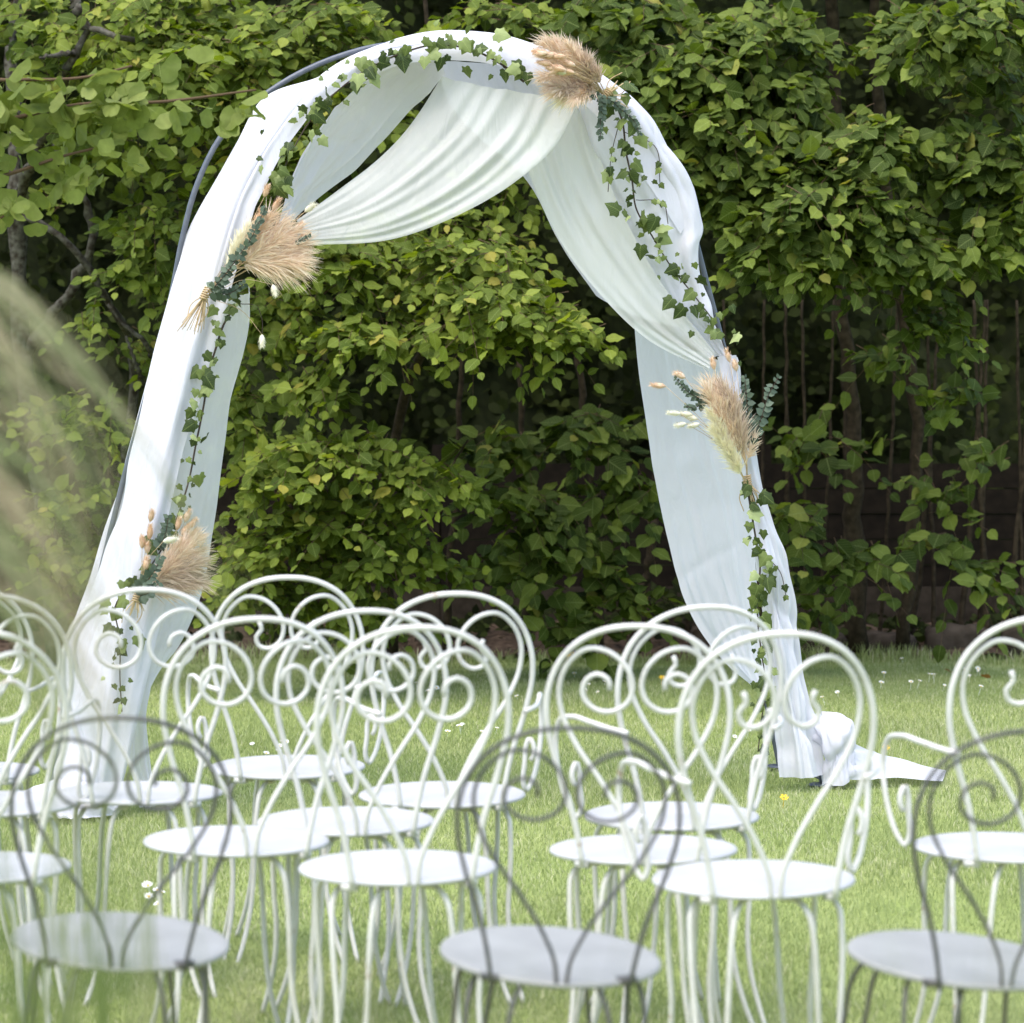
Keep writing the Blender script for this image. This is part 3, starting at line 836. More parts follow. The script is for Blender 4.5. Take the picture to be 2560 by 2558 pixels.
# ------------------------------------------------------------------ drapes
def sheet(guides, nl, nw, folds=6, amp=.012, seed=0, gather=None, crumple=.004, skew=.5, plane=PB, octs=6):
    """cloth lofted over guide curves (u, v, offset behind the front hoop), folds running along its length"""
    rng = np.random.default_rng(seed)
    C = [spline(gd if isinstance(gd, np.ndarray) else [plane(*g) for g in gd], nl) for gd in guides]
    C = np.array(C)                                     # guides x nl x 3
    S = np.array([spline(C[:, i], nw) if len(C) > 2 else C[0, i]+(C[1, i]-C[0, i])*np.linspace(0, 1, nw)[:, None] for i in range(nl)])
    t = np.linspace(0, 1, nw)[None]; s = np.linspace(0, 1, nl)[:, None]
    du = np.gradient(S, axis=1); dv = np.gradient(S, axis=0)
    nr = np.cross(du, dv); nr /= np.maximum(np.linalg.norm(nr, axis=2)[..., None], 1e-9)
    W = np.zeros((nl, nw))
    for k in range(octs):
        f = folds*(.55+.42*k)*rng.uniform(.9, 1.1)
        ph = rng.uniform(0, 6.28)
        W += rng.uniform(.6, 1)/(1+.5*k)*np.sin(2*math.pi*f*(t + skew*.10*np.sin(s*math.pi*rng.uniform(.8, 1.8)+ph)) + ph + 1.2*np.sin(s*rng.uniform(2, 5)+ph))
    env = np.ones_like(s) if gather is None else np.interp(s, np.linspace(0, 1, len(gather)), gather)
    W *= amp*env*(.6+.4*np.sin(s*rng.uniform(2, 5)+rng.uniform(0, 6)))
    # sharp little creases
    for _ in range(int(crumple*4000)):
        a = rng.uniform(0, math.pi); c0, c1 = rng.random(), rng.random(); w = rng.uniform(.015, .06); ln = rng.uniform(.05, .22)
        q = (s-c0)*math.cos(a)+(t-c1)*.35*math.sin(a); e = -(s-c0)*math.sin(a)+(t-c1)*.35*math.cos(a)
        W += crumple*1.6*rng.choice((-1, 1))*np.exp(-(q/w)**2-(e/ln)**2)
    S = S + nr*W[..., None]
    S[..., 2] = np.maximum(S[..., 2], .012 + .004*np.abs(W)/max(amp, 1e-6))
    i = np.arange(nl*nw).reshape(nl, nw)
    Q = np.stack([i[:-1, :-1], i[:-1, 1:], i[1:, 1:], i[1:, :-1]], -1).reshape(-1, 4)
    return S.reshape(-1, 3), Q

def cloth(name, guides, mat, parent=None, **kw):
    V, Q = sheet(guides, **kw)
    if parent is not None: V = V - np.array(parent.location)
    return link(name, fast_mesh(name, V, Q, mat, smooth=True), parent)

dl = empty('fabric_drape', tuple(PB(250, 2040, .2)))
PX = lambda L: np.array([PB(*q) for q in L])
cloth('side_panel', [
    [(1110, 96, .3), (960, 150, .5), (800, 200, .52), (664, 252, .52), (600, 360, .54), (452, 616, .56), (400, 820, .57), (336, 1050, .57), (264, 1320, .57), (202, 1510, .57), (162, 1640, .55), (158, 1760, .5), (185, 1850, .42), (160, 1950, .35), (205, 2040, .3)],
    [(1112, 100, .15), (980, 140, .25), (850, 205, .25), (740, 300, .22), (650, 440, .2), (545, 660, .18), (490, 850, .16), (425, 1080, .14), (365, 1290, .12), (300, 1500, .10), (250, 1660, .08), (220, 1780, .06), (235, 1880, .05), (220, 1960, .02), (250, 2050, .0)],
    np.vstack([PX([(1115, 112, -.03), (1020, 124, -.04)]), hoop_curve(-1, -.042, 2.46, .25, .012), PX([(235, 1950, -.06), (270, 2055, -.08)])]),
    np.vstack([PX([(1118, 118, -.02), (1020, 140, -.035)]), hoop_curve(-1, -.038, 2.40, 1.35, -.045), hoop_curve(-1, -.038, 1.25, .9, -.035), hoop_curve(-1, -.04, .7, .25, -.09), PX([(318, 1940, -.05), (300, 2055, -.05)])])],
    M_CLOTH, dl, nl=240, nw=120, folds=6, amp=.014, seed=2, crumple=.008)
cloth('puddle', [[(20, 1990, .2), (110, 1985, .25), (200, 1960, .15), (300, 1990, .05)], [(15, 2010, .1), (110, 2000, -.05), (210, 1985, -.1), (300, 2020, -.05)], [(60, 2055, -.1), (150, 2065, -.15), (240, 2068, -.15), (290, 2062, -.1)]],
    M_CLOTH, dl, nl=60, nw=40, folds=3, amp=.02, seed=3, crumple=.008)
tag(dl, 'white fabric drape wrapping the left leg of the arch and pooling on the lawn', 'drape')

tl = cloth('tulle_drape', [
    np.vstack([hoop_curve(-1, .022, 1.70, .55, .0), PX([(330, 1750, .03), (322, 1900, .05), (345, 2045, .05)])]),
    [(616, 735, .12), (595, 880, .14), (545, 1060, .15), (490, 1290, .15), (440, 1480, .14), (395, 1620, .12), (352, 1745, .06), (350, 1900, .1), (370, 2050, .06)],
    [(626, 715, .2), (627, 800, .25), (606, 900, .25), (583, 968, .3), (560, 1120, .3), (530, 1330, .3), (500, 1490, .25), (452, 1610, .2), (374, 1725, .1), (380, 1900, .12), (395, 2048, .08)]],
    M_TULLE2, nl=150, nw=50, folds=3, amp=.010, seed=4, crumple=.003)
tag(tl, 'pale sheer tulle strip hanging inside the left leg of the arch', 'drape')

cn = empty('canopy_drape', tuple(PB(1150, 100, .28)))
cloth('lining_panel', [
    [(1104, 118, .02), (985, 160, .02), (885, 232, .02), (795, 330, .02), (735, 440, .02), (704, 540, .02), (692, 605, .02)],
    [(1106, 150, .25), (1010, 215, .28), (920, 300, .28), (840, 385, .25), (770, 465, .2), (722, 540, .12), (697, 608, .05)],
    [(1106, 192, .40), (1042, 262, .44), (962, 352, .44), (882, 432, .40), (802, 492, .3), (742, 542, .2), (702, 612, .06)]],
    M_CLOTH, cn, nl=90, nw=50, folds=2.5, amp=.010, seed=5, crumple=.004)
cloth('top_panel', [
    [(880, 215, -.04), (990, 165, -.04), (1110, 150, -.04), (1240, 160, -.04), (1370, 200, -.04), (1480, 280, -.04), (1560, 380, -.04), (1640, 490, -.04), (1700, 585, -.03)],
    [(870, 190, -.03), (1000, 134, -.03), (1110, 112, -.03), (1225, 116, -.03), (1345, 136, -.03), (1470, 196, -.03), (1580, 262, -.03), (1665, 380, -.03), (1728, 545, -.03)],
    [(880, 190, .25), (1000, 134, .28), (1110, 112, .28), (1220, 116, .28), (1340, 138, .28), (1440, 200, .28), (1530, 290, .28), (1610, 430, .25), (1695, 575, .15)],
    [(900, 190, .56), (990, 150, .58), (1080, 135, .59), (1180, 138, .59), (1290, 165, .59), (1390, 240, .59), (1470, 340, .59), (1540, 460, .58), (1600, 600, .5)]],
    M_CLOTH, cn, nl=130, nw=60, folds=2.5, amp=.010, seed=6, crumple=.005)
cloth('rear_panel', [
    [(1085, 150, .57), (1120, 250, .57), (1200, 345, .57), (1290, 420, .56), (1330, 470, .55), (1400, 610, .5), (1490, 740, .4)],
    [(1230, 160, .57), (1300, 270, .56), (1360, 380, .55), (1420, 480, .52), (1460, 560, .5), (1520, 670, .45), (1590, 790, .35)],
    [(1370, 180, .4), (1440, 280, .4), (1500, 400, .4), (1550, 520, .4), (1590, 600, .38), (1640, 700, .3), (1700, 820, .2)]],
    M_CLOTH, cn, nl=90, nw=50, folds=2.5, amp=.012, seed=7, crumple=.004)
tag(cn, 'white fabric canopy stretched over the crown of the arch', 'drape')

sw = cloth('tulle_swag', [
    [(1105, 192, .05), (1062, 258, .05), (1002, 335, .03), (930, 408, 0), (842, 478, -.05), (735, 556, -.08)],
    [(1190, 212, .0), (1140, 310, -.02), (1055, 400, -.05), (955, 478, -.07), (850, 533, -.08), (738, 576, -.09)],
    [(1330, 235, 0), (1285, 350, -.05), (1190, 448, -.08), (1060, 530, -.1), (900, 580, -.1), (740, 596, -.1)],
    [(1446, 255, 0), (1385, 368, -.05), (1295, 450, -.08), (1150, 536, -.1), (990, 596, -.1), (745, 614, -.1)]],
    M_TULLE, nl=90, nw=150, octs=3, folds=7, amp=.010, seed=8, crumple=.0, skew=.15, gather=[.5, 1, 1, .9, .6])
tag(sw, 'cream tulle swag with fine pleats looping from the crown down to the left', 'drape')
sw2 = cloth('tulle_swag', [
    [(1290, 340, .1), (1325, 440, .1), (1400, 602, .08), (1500, 736, .05), (1620, 850, .02), (1772, 928, -.05)],
    [(1380, 295, .1), (1425, 450, .08), (1495, 600, .05), (1575, 735, .02), (1675, 835, -.02), (1777, 908, -.06)],
    [(1462, 262, .05), (1510, 420, .03), (1575, 570, 0), (1645, 695, -.02), (1718, 795, -.04), (1787, 882, -.06)]],
    M_TULLE, nl=90, nw=120, octs=3, folds=4.5, amp=.012, seed=9, crumple=.0, skew=.2, gather=[.6, 1, 1, .8, .5])
tag(sw2, 'cream tulle swag falling from the crown down to the right bouquet', 'drape')

dr = empty('fabric_drape', tuple(PB(1990, 1945, 0)))
cloth('upper_fall', [
    [(1430, 240, .08), (1470, 400, .10), (1545, 580, .10), (1640, 745, .08), (1780, 895, .0)],
    [(1500, 220, -.03), (1570, 360, -.03), (1640, 500, -.03), (1700, 640, -.03), (1750, 760, -.03), (1805, 890, -.03)],
    [(1535, 228, -.03), (1606, 290, -.045), (1680, 390, -.045), (1732, 490, -.045), (1742, 560, -.045), (1734, 600, -.045), (1762, 745, -.045), (1786, 822, -.045), (1822, 892, -.04)],
    [(1530, 232, .03), (1598, 292, .04), (1674, 395, .03), (1738, 495, .02), (1746, 562, .02), (1740, 600, .0), (1760, 745, -.02), (1782, 822, -.02), (1815, 895, -.02)]],
    M_CLOTH, dr, nl=130, nw=64, folds=2.5, amp=.012, seed=10, crumple=.006)
cloth('lower_fall', [
    [(1800, 890, -.02), (1845, 1060, -.03), (1878, 1230, -.03), (1885, 1400, -.04), (1905, 1560, -.04), (1925, 1700, -.05), (1938, 1830, -.06), (1950, 1943, -.08)],
    [(1818, 890, -.07), (1860, 1080, -.08), (1892, 1240, -.08), (1920, 1420, -.09), (1945, 1560, -.09), (1970, 1700, -.10), (1995, 1830, -.12), (2010, 1945, -.13)],
    [(1836, 895, -.04), (1885, 1090, -.045), (1905, 1180, -.045), (1925, 1275, -.05), (1968, 1430, -.05), (1992, 1510, -.05), (2000, 1590, -.05), (2006, 1650, -.04), (2024, 1760, -.04), (2052, 1850, -.05), (2072, 1935, -.06)]],
    M_CLOTH, dr, nl=170, nw=56, folds=2.6, amp=.014, seed=12, crumple=.009)
# knot where the drape is tied round the foot of the pole
kp = spline([PB(2046, 1790, -.03), PB(2066, 1806, -.05), PB(2088, 1838, -.07), PB(2098, 1875, -.07), PB(2094, 1915, -.07), PB(2098, 1952, -.06)], 40)
kr = np.interp(np.linspace(0, 1, 40), [0, .12, .3, .5, .62, .8, 1], [.010, .038, .062, .058, .040, .044, .060])
V, Q = [], []
nu = 72
for j in range(40):
    q = kp[j]-np.array(dr.location); tt = j/39
    for i in range(nu):
        ph = 2*math.pi*i/nu
        m_ = .92 + .20*abs(math.sin(2.5*ph+2*tt+.4)) + .16*abs(math.sin(4.5*ph-3*tt+1)) - .12*abs(math.sin(7.5*ph+5*tt)) + .12*math.sin(11*tt+2*ph)
        V.append(q + np.array([math.cos(ph)*kr[j]*m_, math.sin(ph)*kr[j]*m_*.8, .35*kr[j]*math.cos(ph)*m_ + .012*math.sin(3*ph+9*tt)]))
for j in range(39):
    for i in range(nu):
        Q.append((j*nu+i, (j+1)*nu+i, (j+1)*nu+(i+1) % nu, j*nu+(i+1) % nu))
V = [(a, b, max(c, .01-dr.location[2])) for a, b, c in V]
mb = MB(); mb.add(V, Q); o = mb.build('knot', M_CLOTH, dr)
cloth('tail', [
    [(2092, 1836, -.02), (2135, 1862, .06), (2190, 1884, .16), (2260, 1903, .24), (2320, 1918, .28), (2366, 1930, .28)],
    [(2090, 1868, -.08), (2140, 1890, -.02), (2195, 1906, .05), (2262, 1918, .10), (2318, 1928, .13), (2362, 1937, .14)],
    [(2088, 1905, -.10), (2140, 1914, -.08), (2200, 1922, -.04), (2264, 1930, -.01), (2316, 1938, .01), (2360, 1944, .03)],
    [(2090, 1948, -.10), (2140, 1946, -.11), (2200, 1946, -.11), (2264, 1949, -.10), (2314, 1952, -.10), (2356, 1953, -.08)]],
    M_CLOTH, dr, nl=90, nw=60, octs=3, folds=2.2, amp=.008, seed=14, crumple=.002)
tag(dr, 'white fabric drape down the outer right leg, knotted with a tail on the grass', 'drape')

di = cloth('fabric_drape', [
    [(1585, 800, .5), (1600, 950, .5), (1615, 1050, .5), (1640, 1200, .5), (1670, 1350, .5), (1706, 1490, .48), (1745, 1570, .45), (1812, 1655, .4), (1886, 1714, .3)],
    [(1690, 860, .3), (1740, 1050, .3), (1780, 1250, .3), (1815, 1450, .3), (1850, 1580, .28), (1892, 1705, .2)],
    [(1795, 900, .1), (1842, 1050, .08), (1872, 1200, .05), (1887, 1350, .05), (1896, 1500, .05), (1905, 1600, .05), (1915, 1700, .05)]],
    M_CLOTH, nl=150, nw=70, folds=4, amp=.016, seed=15, crumple=.003, gather=[.6, 1, 1, .8])
tag(di, 'white fabric drape hanging straight on the inner side of the right leg', 'drape')

# ------------------------------------------------------------------ ivy garlands
def ivy_tpl():
    out = [(0, 0), (.20, -.12), (.42, -.04), (.41, .17), (.56, .40), (.38, .48), (.27, .68), (0, 1.05)]
    pts = out + [(-x, y) for x, y in out[::-1][1:-1]]
    V = [(0, .25, .05)] + [(x, y, -.22*abs(x)-.28*max(y-.3, 0)+.05*math.sin(9*x+5*y)) for x, y in pts]
    n = len(pts)
    T = [(0, 1+i, 1+(i+1) % n) for i in range(n)]
    return np.array(V, float), np.array(T)
IVY = ivy_tpl()
def garland(label, path, n, size, seed, sides=(), spread=.06):
    rng = np.random.default_rng(seed)
    W = spline([PB(*q) for q in path], 90)
    b = W[-1].copy()
    root = empty('ivy_garland', tuple(b))
    mb = MB(); mb.tube(W-b, np.linspace(.004, .002, 90), 6); mb.build('stem', M_VINE, root)
    lm = fast_mesh('leaf', *IVY, M_IVY, smooth=True, lp=IVY[0])
    for k in range(n):
        t = (k+rng.uniform(-.4, .4))/n
        i = int(np.clip(t, 0, 1)*89)
        d = np.array([rng.normal()*.75, rng.normal()*.35, -.75+rng.normal()*.45]); d /= np.linalg.norm(d)
        nn = np.array([rng.normal()*.7, -1, .35+rng.normal()*.55])
        pos = W[i]-b + np.array([rng.normal()*spread*.42, -.012-abs(rng.normal())*.015, rng.normal()*spread*.4+.01])
        s = size*(.4+1.15*rng.random()**1.3)
        R = frames(d[None], nn[None])[0]
        l = bpy.data.objects.new('leaf', lm); COL.objects.link(l); l.parent = root
        m = Matrix(R.T.tolist()).to_4x4() @ Matrix.Scale(float(s), 4); m.translation = Vector(pos.tolist())
        l.matrix_basis = m
    for sp in sides:
        S = spline([PB(*q) for q in sp], 16)-b
        mb = MB(); mb.tube(S, .0015, 5); mb.build('tendril', M_VINE, root)
        for k in range(4):
            i = rng.integers(5, 16)
            d = np.array([rng.normal()*.7, 0, -.8]); nn = np.array([rng.normal()*.3, -1, .3])
            R = frames(d[None], nn[None])[0]
            l = bpy.data.objects.new('leaf', lm); COL.objects.link(l); l.parent = root
            m = Matrix(R.T.tolist()).to_4x4() @ Matrix.Scale(float(size*rng.uniform(.4, .8)), 4); m.translation = Vector((S[i]+np.array([0, -.01, 0])).tolist())
            l.matrix_basis = m
    tag(root, label, 'garland', 'ivy garlands on the arch')
garland('ivy garland curving over the upper left of the arch', [(1310, 205, -.06), (1260, 165, -.07), (1180, 125, -.07), (1090, 112, -.07), (1000, 135, -.07), (900, 185, -.07), (820, 250, -.07), (770, 310, -.07), (730, 380, -.07), (700, 450, -.08), (690, 500, -.08)], 96, .039, 61, spread=.085)
garland('ivy garland trailing down the left leg of the arch', [(600, 750, -.06), (560, 810, -.06), (540, 870, -.06), (522, 930, -.06), (510, 1010, -.06), (490, 1110, -.06), (470, 1210, -.06), (440, 1300, -.06), (400, 1380, -.06), (350, 1450, -.08), (290, 1510, -.09), (300, 1600, -.09), (300, 1700, -.09), (305, 1780, -.09)], 104, .035, 62,
    sides=[[(600, 760, -.05), (640, 765, -.06), (655, 800, -.06), (655, 840, -.06)]], spread=.05)
garland('ivy garland hanging down the upper right of the arch', [(1530, 240, -.08), (1555, 300, -.08), (1565, 380, -.08), (1580, 450, -.08), (1590, 520, -.08), (1630, 590, -.08), (1680, 670, -.08), (1740, 745, -.08), (1790, 815, -.08), (1815, 880, -.08)], 84, .039, 63,
    sides=[[(1560, 330, -.08), (1640, 370, -.06), (1650, 460, -.06)], [(1590, 500, -.08), (1660, 510, -.06), (1670, 560, -.06)], [(1550, 300, -.08), (1530, 380, -.08), (1520, 480, -.08)]], spread=.07)
garland('ivy garland hanging down the lower right leg of the arch', [(1870, 1230, -.12), (1880, 1290, -.12), (1890, 1350, -.12), (1900, 1420, -.12), (1895, 1480, -.12), (1895, 1560, -.12), (1905, 1640, -.12), (1915, 1720, -.12), (1905, 1790, -.12), (1895, 1880, -.12)], 72, .039, 64,
    sides=[[(1900, 1380, -.12), (1950, 1430, -.12), (1965, 1490, -.12)]], spread=.05)

# ------------------------------------------------------------------ bouquets of dried grasses
def hair_tuft(mb_list, p0, p1, width, nh, rng, hl, curl=(0, 0, -.2), w=.0012):
    """fluffy plume along p0->p1"""
    V, T, tint = mb_list
    ax = p1-p0; L = np.linalg.norm(ax); ax = ax/L
    side = np.cross(ax, [0, 1, 0]); side /= np.linalg.norm(side); oth = np.cross(ax, side)
    for k in range(nh):
        t = rng.uniform(.22, 1)
        a = rng.uniform(0, 6.28); rr = width*math.sin(math.pi*min(1, (t-.05)**.8))*rng.uniform(.2, 1)
        st = p0 + ax*L*t*.9 + (side*math.cos(a)+oth*math.sin(a))*rr*.25
        d = ax*rng.uniform(.7, 1) + (side*math.cos(a)+oth*math.sin(a))*rng.uniform(.05, .75)**1.3 + rng.normal(size=3)*.12
        d /= np.linalg.norm(d); ln = hl*rng.uniform(.35, 1.35)
        e1 = st + d*ln*.5 + (side*math.cos(a)+oth*math.sin(a))*rr*.4; e2 = st + d*ln + np.array(curl)*ln*.5 + (side*math.cos(a)+oth*math.sin(a))*rr*.6
        pw = np.cross(d, [0, 1, .2]); pw = pw/np.linalg.norm(pw)*w
        b = len(V)
        V += [st-pw*.6, st+pw*.6, e1-pw, e1+pw, e2]
        T += [(b, b+1, b+3), (b, b+3, b+2), (b+2, b+3, b+4)]
        tint += [rng.random()]*5

def bouquet(label, tie, plumes, tails, sprigs, stems, seed, off=-.12):
    """all positions (u, v, offset); plumes: (from, to, width, material); tails: (pos, dir, material); sprigs: path"""
    rng = np.random.default_rng(seed)
    b = PB(*tie)
    root = empty('dried_bouquet', tuple(b))
    for (p0, p1, wd, nh, hl, mat) in plumes:
        V, T, tt = [], [], []
        a, c = PB(*p0)-b, PB(*p1)-b
        hair_tuft((V, T, tt), a, c, wd, nh, rng, hl)
        o = link('plume', fast_mesh('plume', np.array(V), np.array(T), mat, np.array(tt), smooth=True), root)
        mb = MB(); mb.tube([np.zeros(3), a, (a+c)/2], [.0018, .0016, .001], 5); mb.build('stalk', M_STRAW, root)
    for (pu, pv, po, dx, dz, mat) in tails:
        c = PB(pu, pv, po)-b
        ax = np.array([dx, -.1, dz]); ax /= np.linalg.norm(ax)
        L, Rr = .042*rng.uniform(.85, 1.15), .0085*rng.uniform(.9, 1.2)
        mb = MB(); n = 9
        pts = [c+ax*(i/(n-1)-.5)*L for i in range(n)]
        mb.tube(np.array(pts), [Rr*max(.12, math.sin(math.pi*(.08+.86*(i/(n-1))**.85))) for i in range(n)], 9)
        me_tail = mb.build('bunny_tail', mat, root)
        V, T, tt = [], [], []
        for k in range(150):
            t = rng.random(); a = rng.uniform(0, 6.28)
            s1 = np.cross(ax, [0, 1, 0.3]); s1 /= np.linalg.norm(s1); s2 = np.cross(ax, s1)
            rd = s1*math.cos(a)+s2*math.sin(a)
            st = c+ax*(t-.5)*L+rd*Rr*.8*math.sin(math.pi*(.1+.8*t)); e = st+(ax*.8+rd*.6)*.015
            pw = np.cross(ax, rd)*.0011
            k0 = len(V); V += [st-pw, st+pw, e]; T.append((k0, k0+1, k0+2)); tt += [rng.random()]*3
        link('fluff', fast_mesh('fluff', np.array(V), np.array(T), mat, np.array(tt)), me_tail)
        st0 = c-ax*L*.5
        mb = MB(); mb.tube([st0, st0*.6+np.array([0, .01, 0])-ax*.03, st0*.15], .0009, 4, 8); mb.build('stalk', M_STRAW, root)
    for sp, ls, cnt in sprigs:
        S = spline([PB(*q) for q in sp], cnt*2)-b
        mb = MB(); mb.tube(S, .0014, 5)
        sg = mb.build('eucalyptus_sprig', M_VINE, root)
        O, D, Nn, Sz = [], [], [], []
        for i in range(cnt*2):
            tg = S[min(i+1, len(S)-1)]-S[max(i-1, 0)]; tg /= np.linalg.norm(tg)
            sd = np.cross(tg, [0, 1, 0]); sd /= np.linalg.norm(sd)
            for q in (1, -1):
                O.append(S[i]); D.append(sd*q*.8+tg*.5+rng.normal(size=3)*.3); Nn.append(np.array([rng.normal()*.4, -1, .4+rng.normal()*.3])); Sz.append(ls*rng.uniform(.7, 1.15)*(1-.5*i/(cnt*2)))
        link('foliage', leaves_mesh('foliage', SMALL, np.array(O), frames(np.array(D), np.array(Nn)), np.array(Sz), M_EUC, rng.random(len(O))), sg)
    mb = MB()
    for q in stems:
        e = PB(*q)-b
        for k in range(4):
            j = rng.normal(size=3)*.012
            mb.tube([rng.normal(size=3)*.004, e*.5+j*.5, e+j], [.0022, .002, .0014], 5, 6)
    mb.build('stem_bundle', M_STRAW, root)
    # raffia binding
    mb = MB()
    e = PB(*stems[0])-b; ax = e/np.linalg.norm(e)
    s1 = np.cross(ax, [0, 1, 0]); s1 /= np.linalg.norm(s1); s2 = np.cross(ax, s1)
    hel = [ax*(i/60-.5)*.045 + (s1*math.cos(i*.63)+s2*math.sin(i*.63))*.014 for i in range(61)]
    mb.tube(np.array(hel), .0026, 5)
    for sgn in (1, -1):
        mb.tube([s2*-.014, s2*-.02+ax*.05+s1*sgn*.03, s2*-.018+ax*.10+s1*sgn*.02], .0018, 5, 10)
    mb.build('raffia_binding', M_STRAW, root)
    tag(root, label, 'bouquet', 'dried bouquets on the arch')

Z = -.14
pl = []
rng = np.random.default_rng(70)
for (uu, vv) in [(768, 640), (772, 605), (762, 670), (748, 575), (735, 690), (715, 552), (690, 535), (755, 620), (725, 650), (700, 600), (740, 635), (765, 655)]:
    pl.append(((590+rng.uniform(-15, 15), 665+rng.uniform(-15, 15), Z), (uu, vv, Z-rng.uniform(0, .06)), .022, 330, .075, M_PAMPAS))
pl.append(((560, 680, Z), (625, 560, Z), .02, 260, .05, M_CREAMP)); pl.append(((560, 690, Z), (605, 580, Z), .016, 220, .04, M_CREAMP))
pl.append(((620, 640, Z), (672, 540, Z-.03), .02, 240, .05, M_BUNNY))
bouquet('dried bouquet with a fanned pampas plume on the upper left of the arch', (515, 735, -.10), pl,
    [(665, 478, Z, .3, 1, M_BUNNY), (690, 512, Z, .5, .8, M_BUNNY), (775, 520, Z, .8, .6, M_BUNNYW), (650, 540, Z, .1, 1, M_BUNNY), (640, 560, Z, .1, 1, M_BUNNY), (747, 570, Z, .6, .8, M_BUNNY), (630, 590, Z, .1, 1, M_BUNNYW), (612, 600, Z, 0, 1, M_BUNNYW), (686, 725, Z-.03, .3, -1, M_BUNNYW), (655, 852, Z, 0, -1, M_BUNNYW), (760, 590, Z, .8, .5, M_BUNNY)],
    [([(530, 725, Z), (560, 690, Z-.03), (590, 650, Z-.04), (625, 600, Z-.05), (648, 555, Z-.05), (662, 520, Z-.04)], .034, 13), ([(530, 730, Z), (570, 735, Z), (610, 710, Z)], .034, 6), ([(740, 610, Z-.05), (775, 590, Z-.05)], .016, 4)],
    [(470, 825, -.10), (490, 835, -.12), (455, 830, -.10), (510, 810, -.10)], 71)

pl = []
for (uu, vv) in [(1345, 100), (1360, 92), (1385, 95), (1410, 100), (1440, 120), (1465, 150), (1485, 180), (1350, 130), (1375, 235), (1400, 250), (1360, 215), (1430, 250), (1450, 235), (1345, 190), (1390, 225), (1470, 215)]:
    m = M_PAMPASD if vv > 190 or uu > 1460 else M_PAMPAS
    if vv in (235, 250): m = M_CREAMP if uu in (1400,) else M_PAMPAS
    pl.append(((1490+rng.uniform(-15, 15), 215+rng.uniform(-12, 12), Z), (uu, vv, Z-rng.uniform(0, .08)), .022, 300, .055, m))
tails = [(1375+rng.uniform(-30, 55), 150+rng.uniform(-28, 34), Z-.09-rng.uniform(0, .03), -1, .25*rng.normal(), M_BUNNYW if k == 3 else M_BUNNY) for k in range(17)]
bouquet('dried bouquet of pampas and bunny tails at the crown of the arch', (1515, 238, -.12), pl, tails,
    [([(1505, 240, Z), (1505, 280, Z), (1500, 320, Z), (1502, 345, Z)], .026, 10), ([(1520, 245, Z), (1560, 280, Z), (1590, 310, Z), (1598, 335, Z)], .026, 10), ([(1500, 235, Z-.03), (1480, 245, Z-.05)], .02, 4)],
    [(1540, 215, -.12), (1545, 205, -.12), (1560, 260, -.12)], 72)

pl = []
for (uu, vv) in [(505, 1340), (515, 1370), (522, 1400), (512, 1440), (490, 1330), (470, 1345), (525, 1455), (480, 1470), (500, 1410), (460, 1380)]:
    pl.append(((365+rng.uniform(-15, 15), 1460+rng.uniform(-25, 25), Z), (uu, vv, Z-rng.uniform(0, .06)), .024, 300, .06, M_PAMPAS if vv < 1400 else M_PAMPASD))
bouquet('dried bouquet of pampas and bunny tails low on the left leg of the arch', (345, 1490, -.12), pl,
    [(378, 1290, Z, .2, 1, M_BUNNY), (375, 1330, Z, .1, 1, M_BUNNY), (355, 1355, Z, 0, 1, M_BUNNY), (368, 1370, Z, 0, 1, M_BUNNY), (468, 1290, Z, .4, 1, M_BUNNY), (446, 1310, Z, .3, 1, M_BUNNY), (480, 1310, Z, .7, .8, M_BUNNY), (485, 1335, Z, .6, 1, M_BUNNY), (463, 1325, Z, .6, .8, M_BUNNY), (425, 1350, Z-.07, .9, .2, M_BUNNYW), (365, 1410, Z-.08, .1, 1, M_BUNNY)],
    [([(350, 1480, Z), (370, 1450, Z-.08), (390, 1420, Z-.09), (400, 1395, Z-.09)], .04, 8), ([(400, 1370, Z), (415, 1330, Z), (420, 1295, Z)], .034, 7), ([(350, 1490, Z), (380, 1475, Z-.09), (395, 1460, Z-.09)], .036, 5)],
    [(330, 1530, -.12), (345, 1535, -.12), (320, 1520, -.12)], 73)

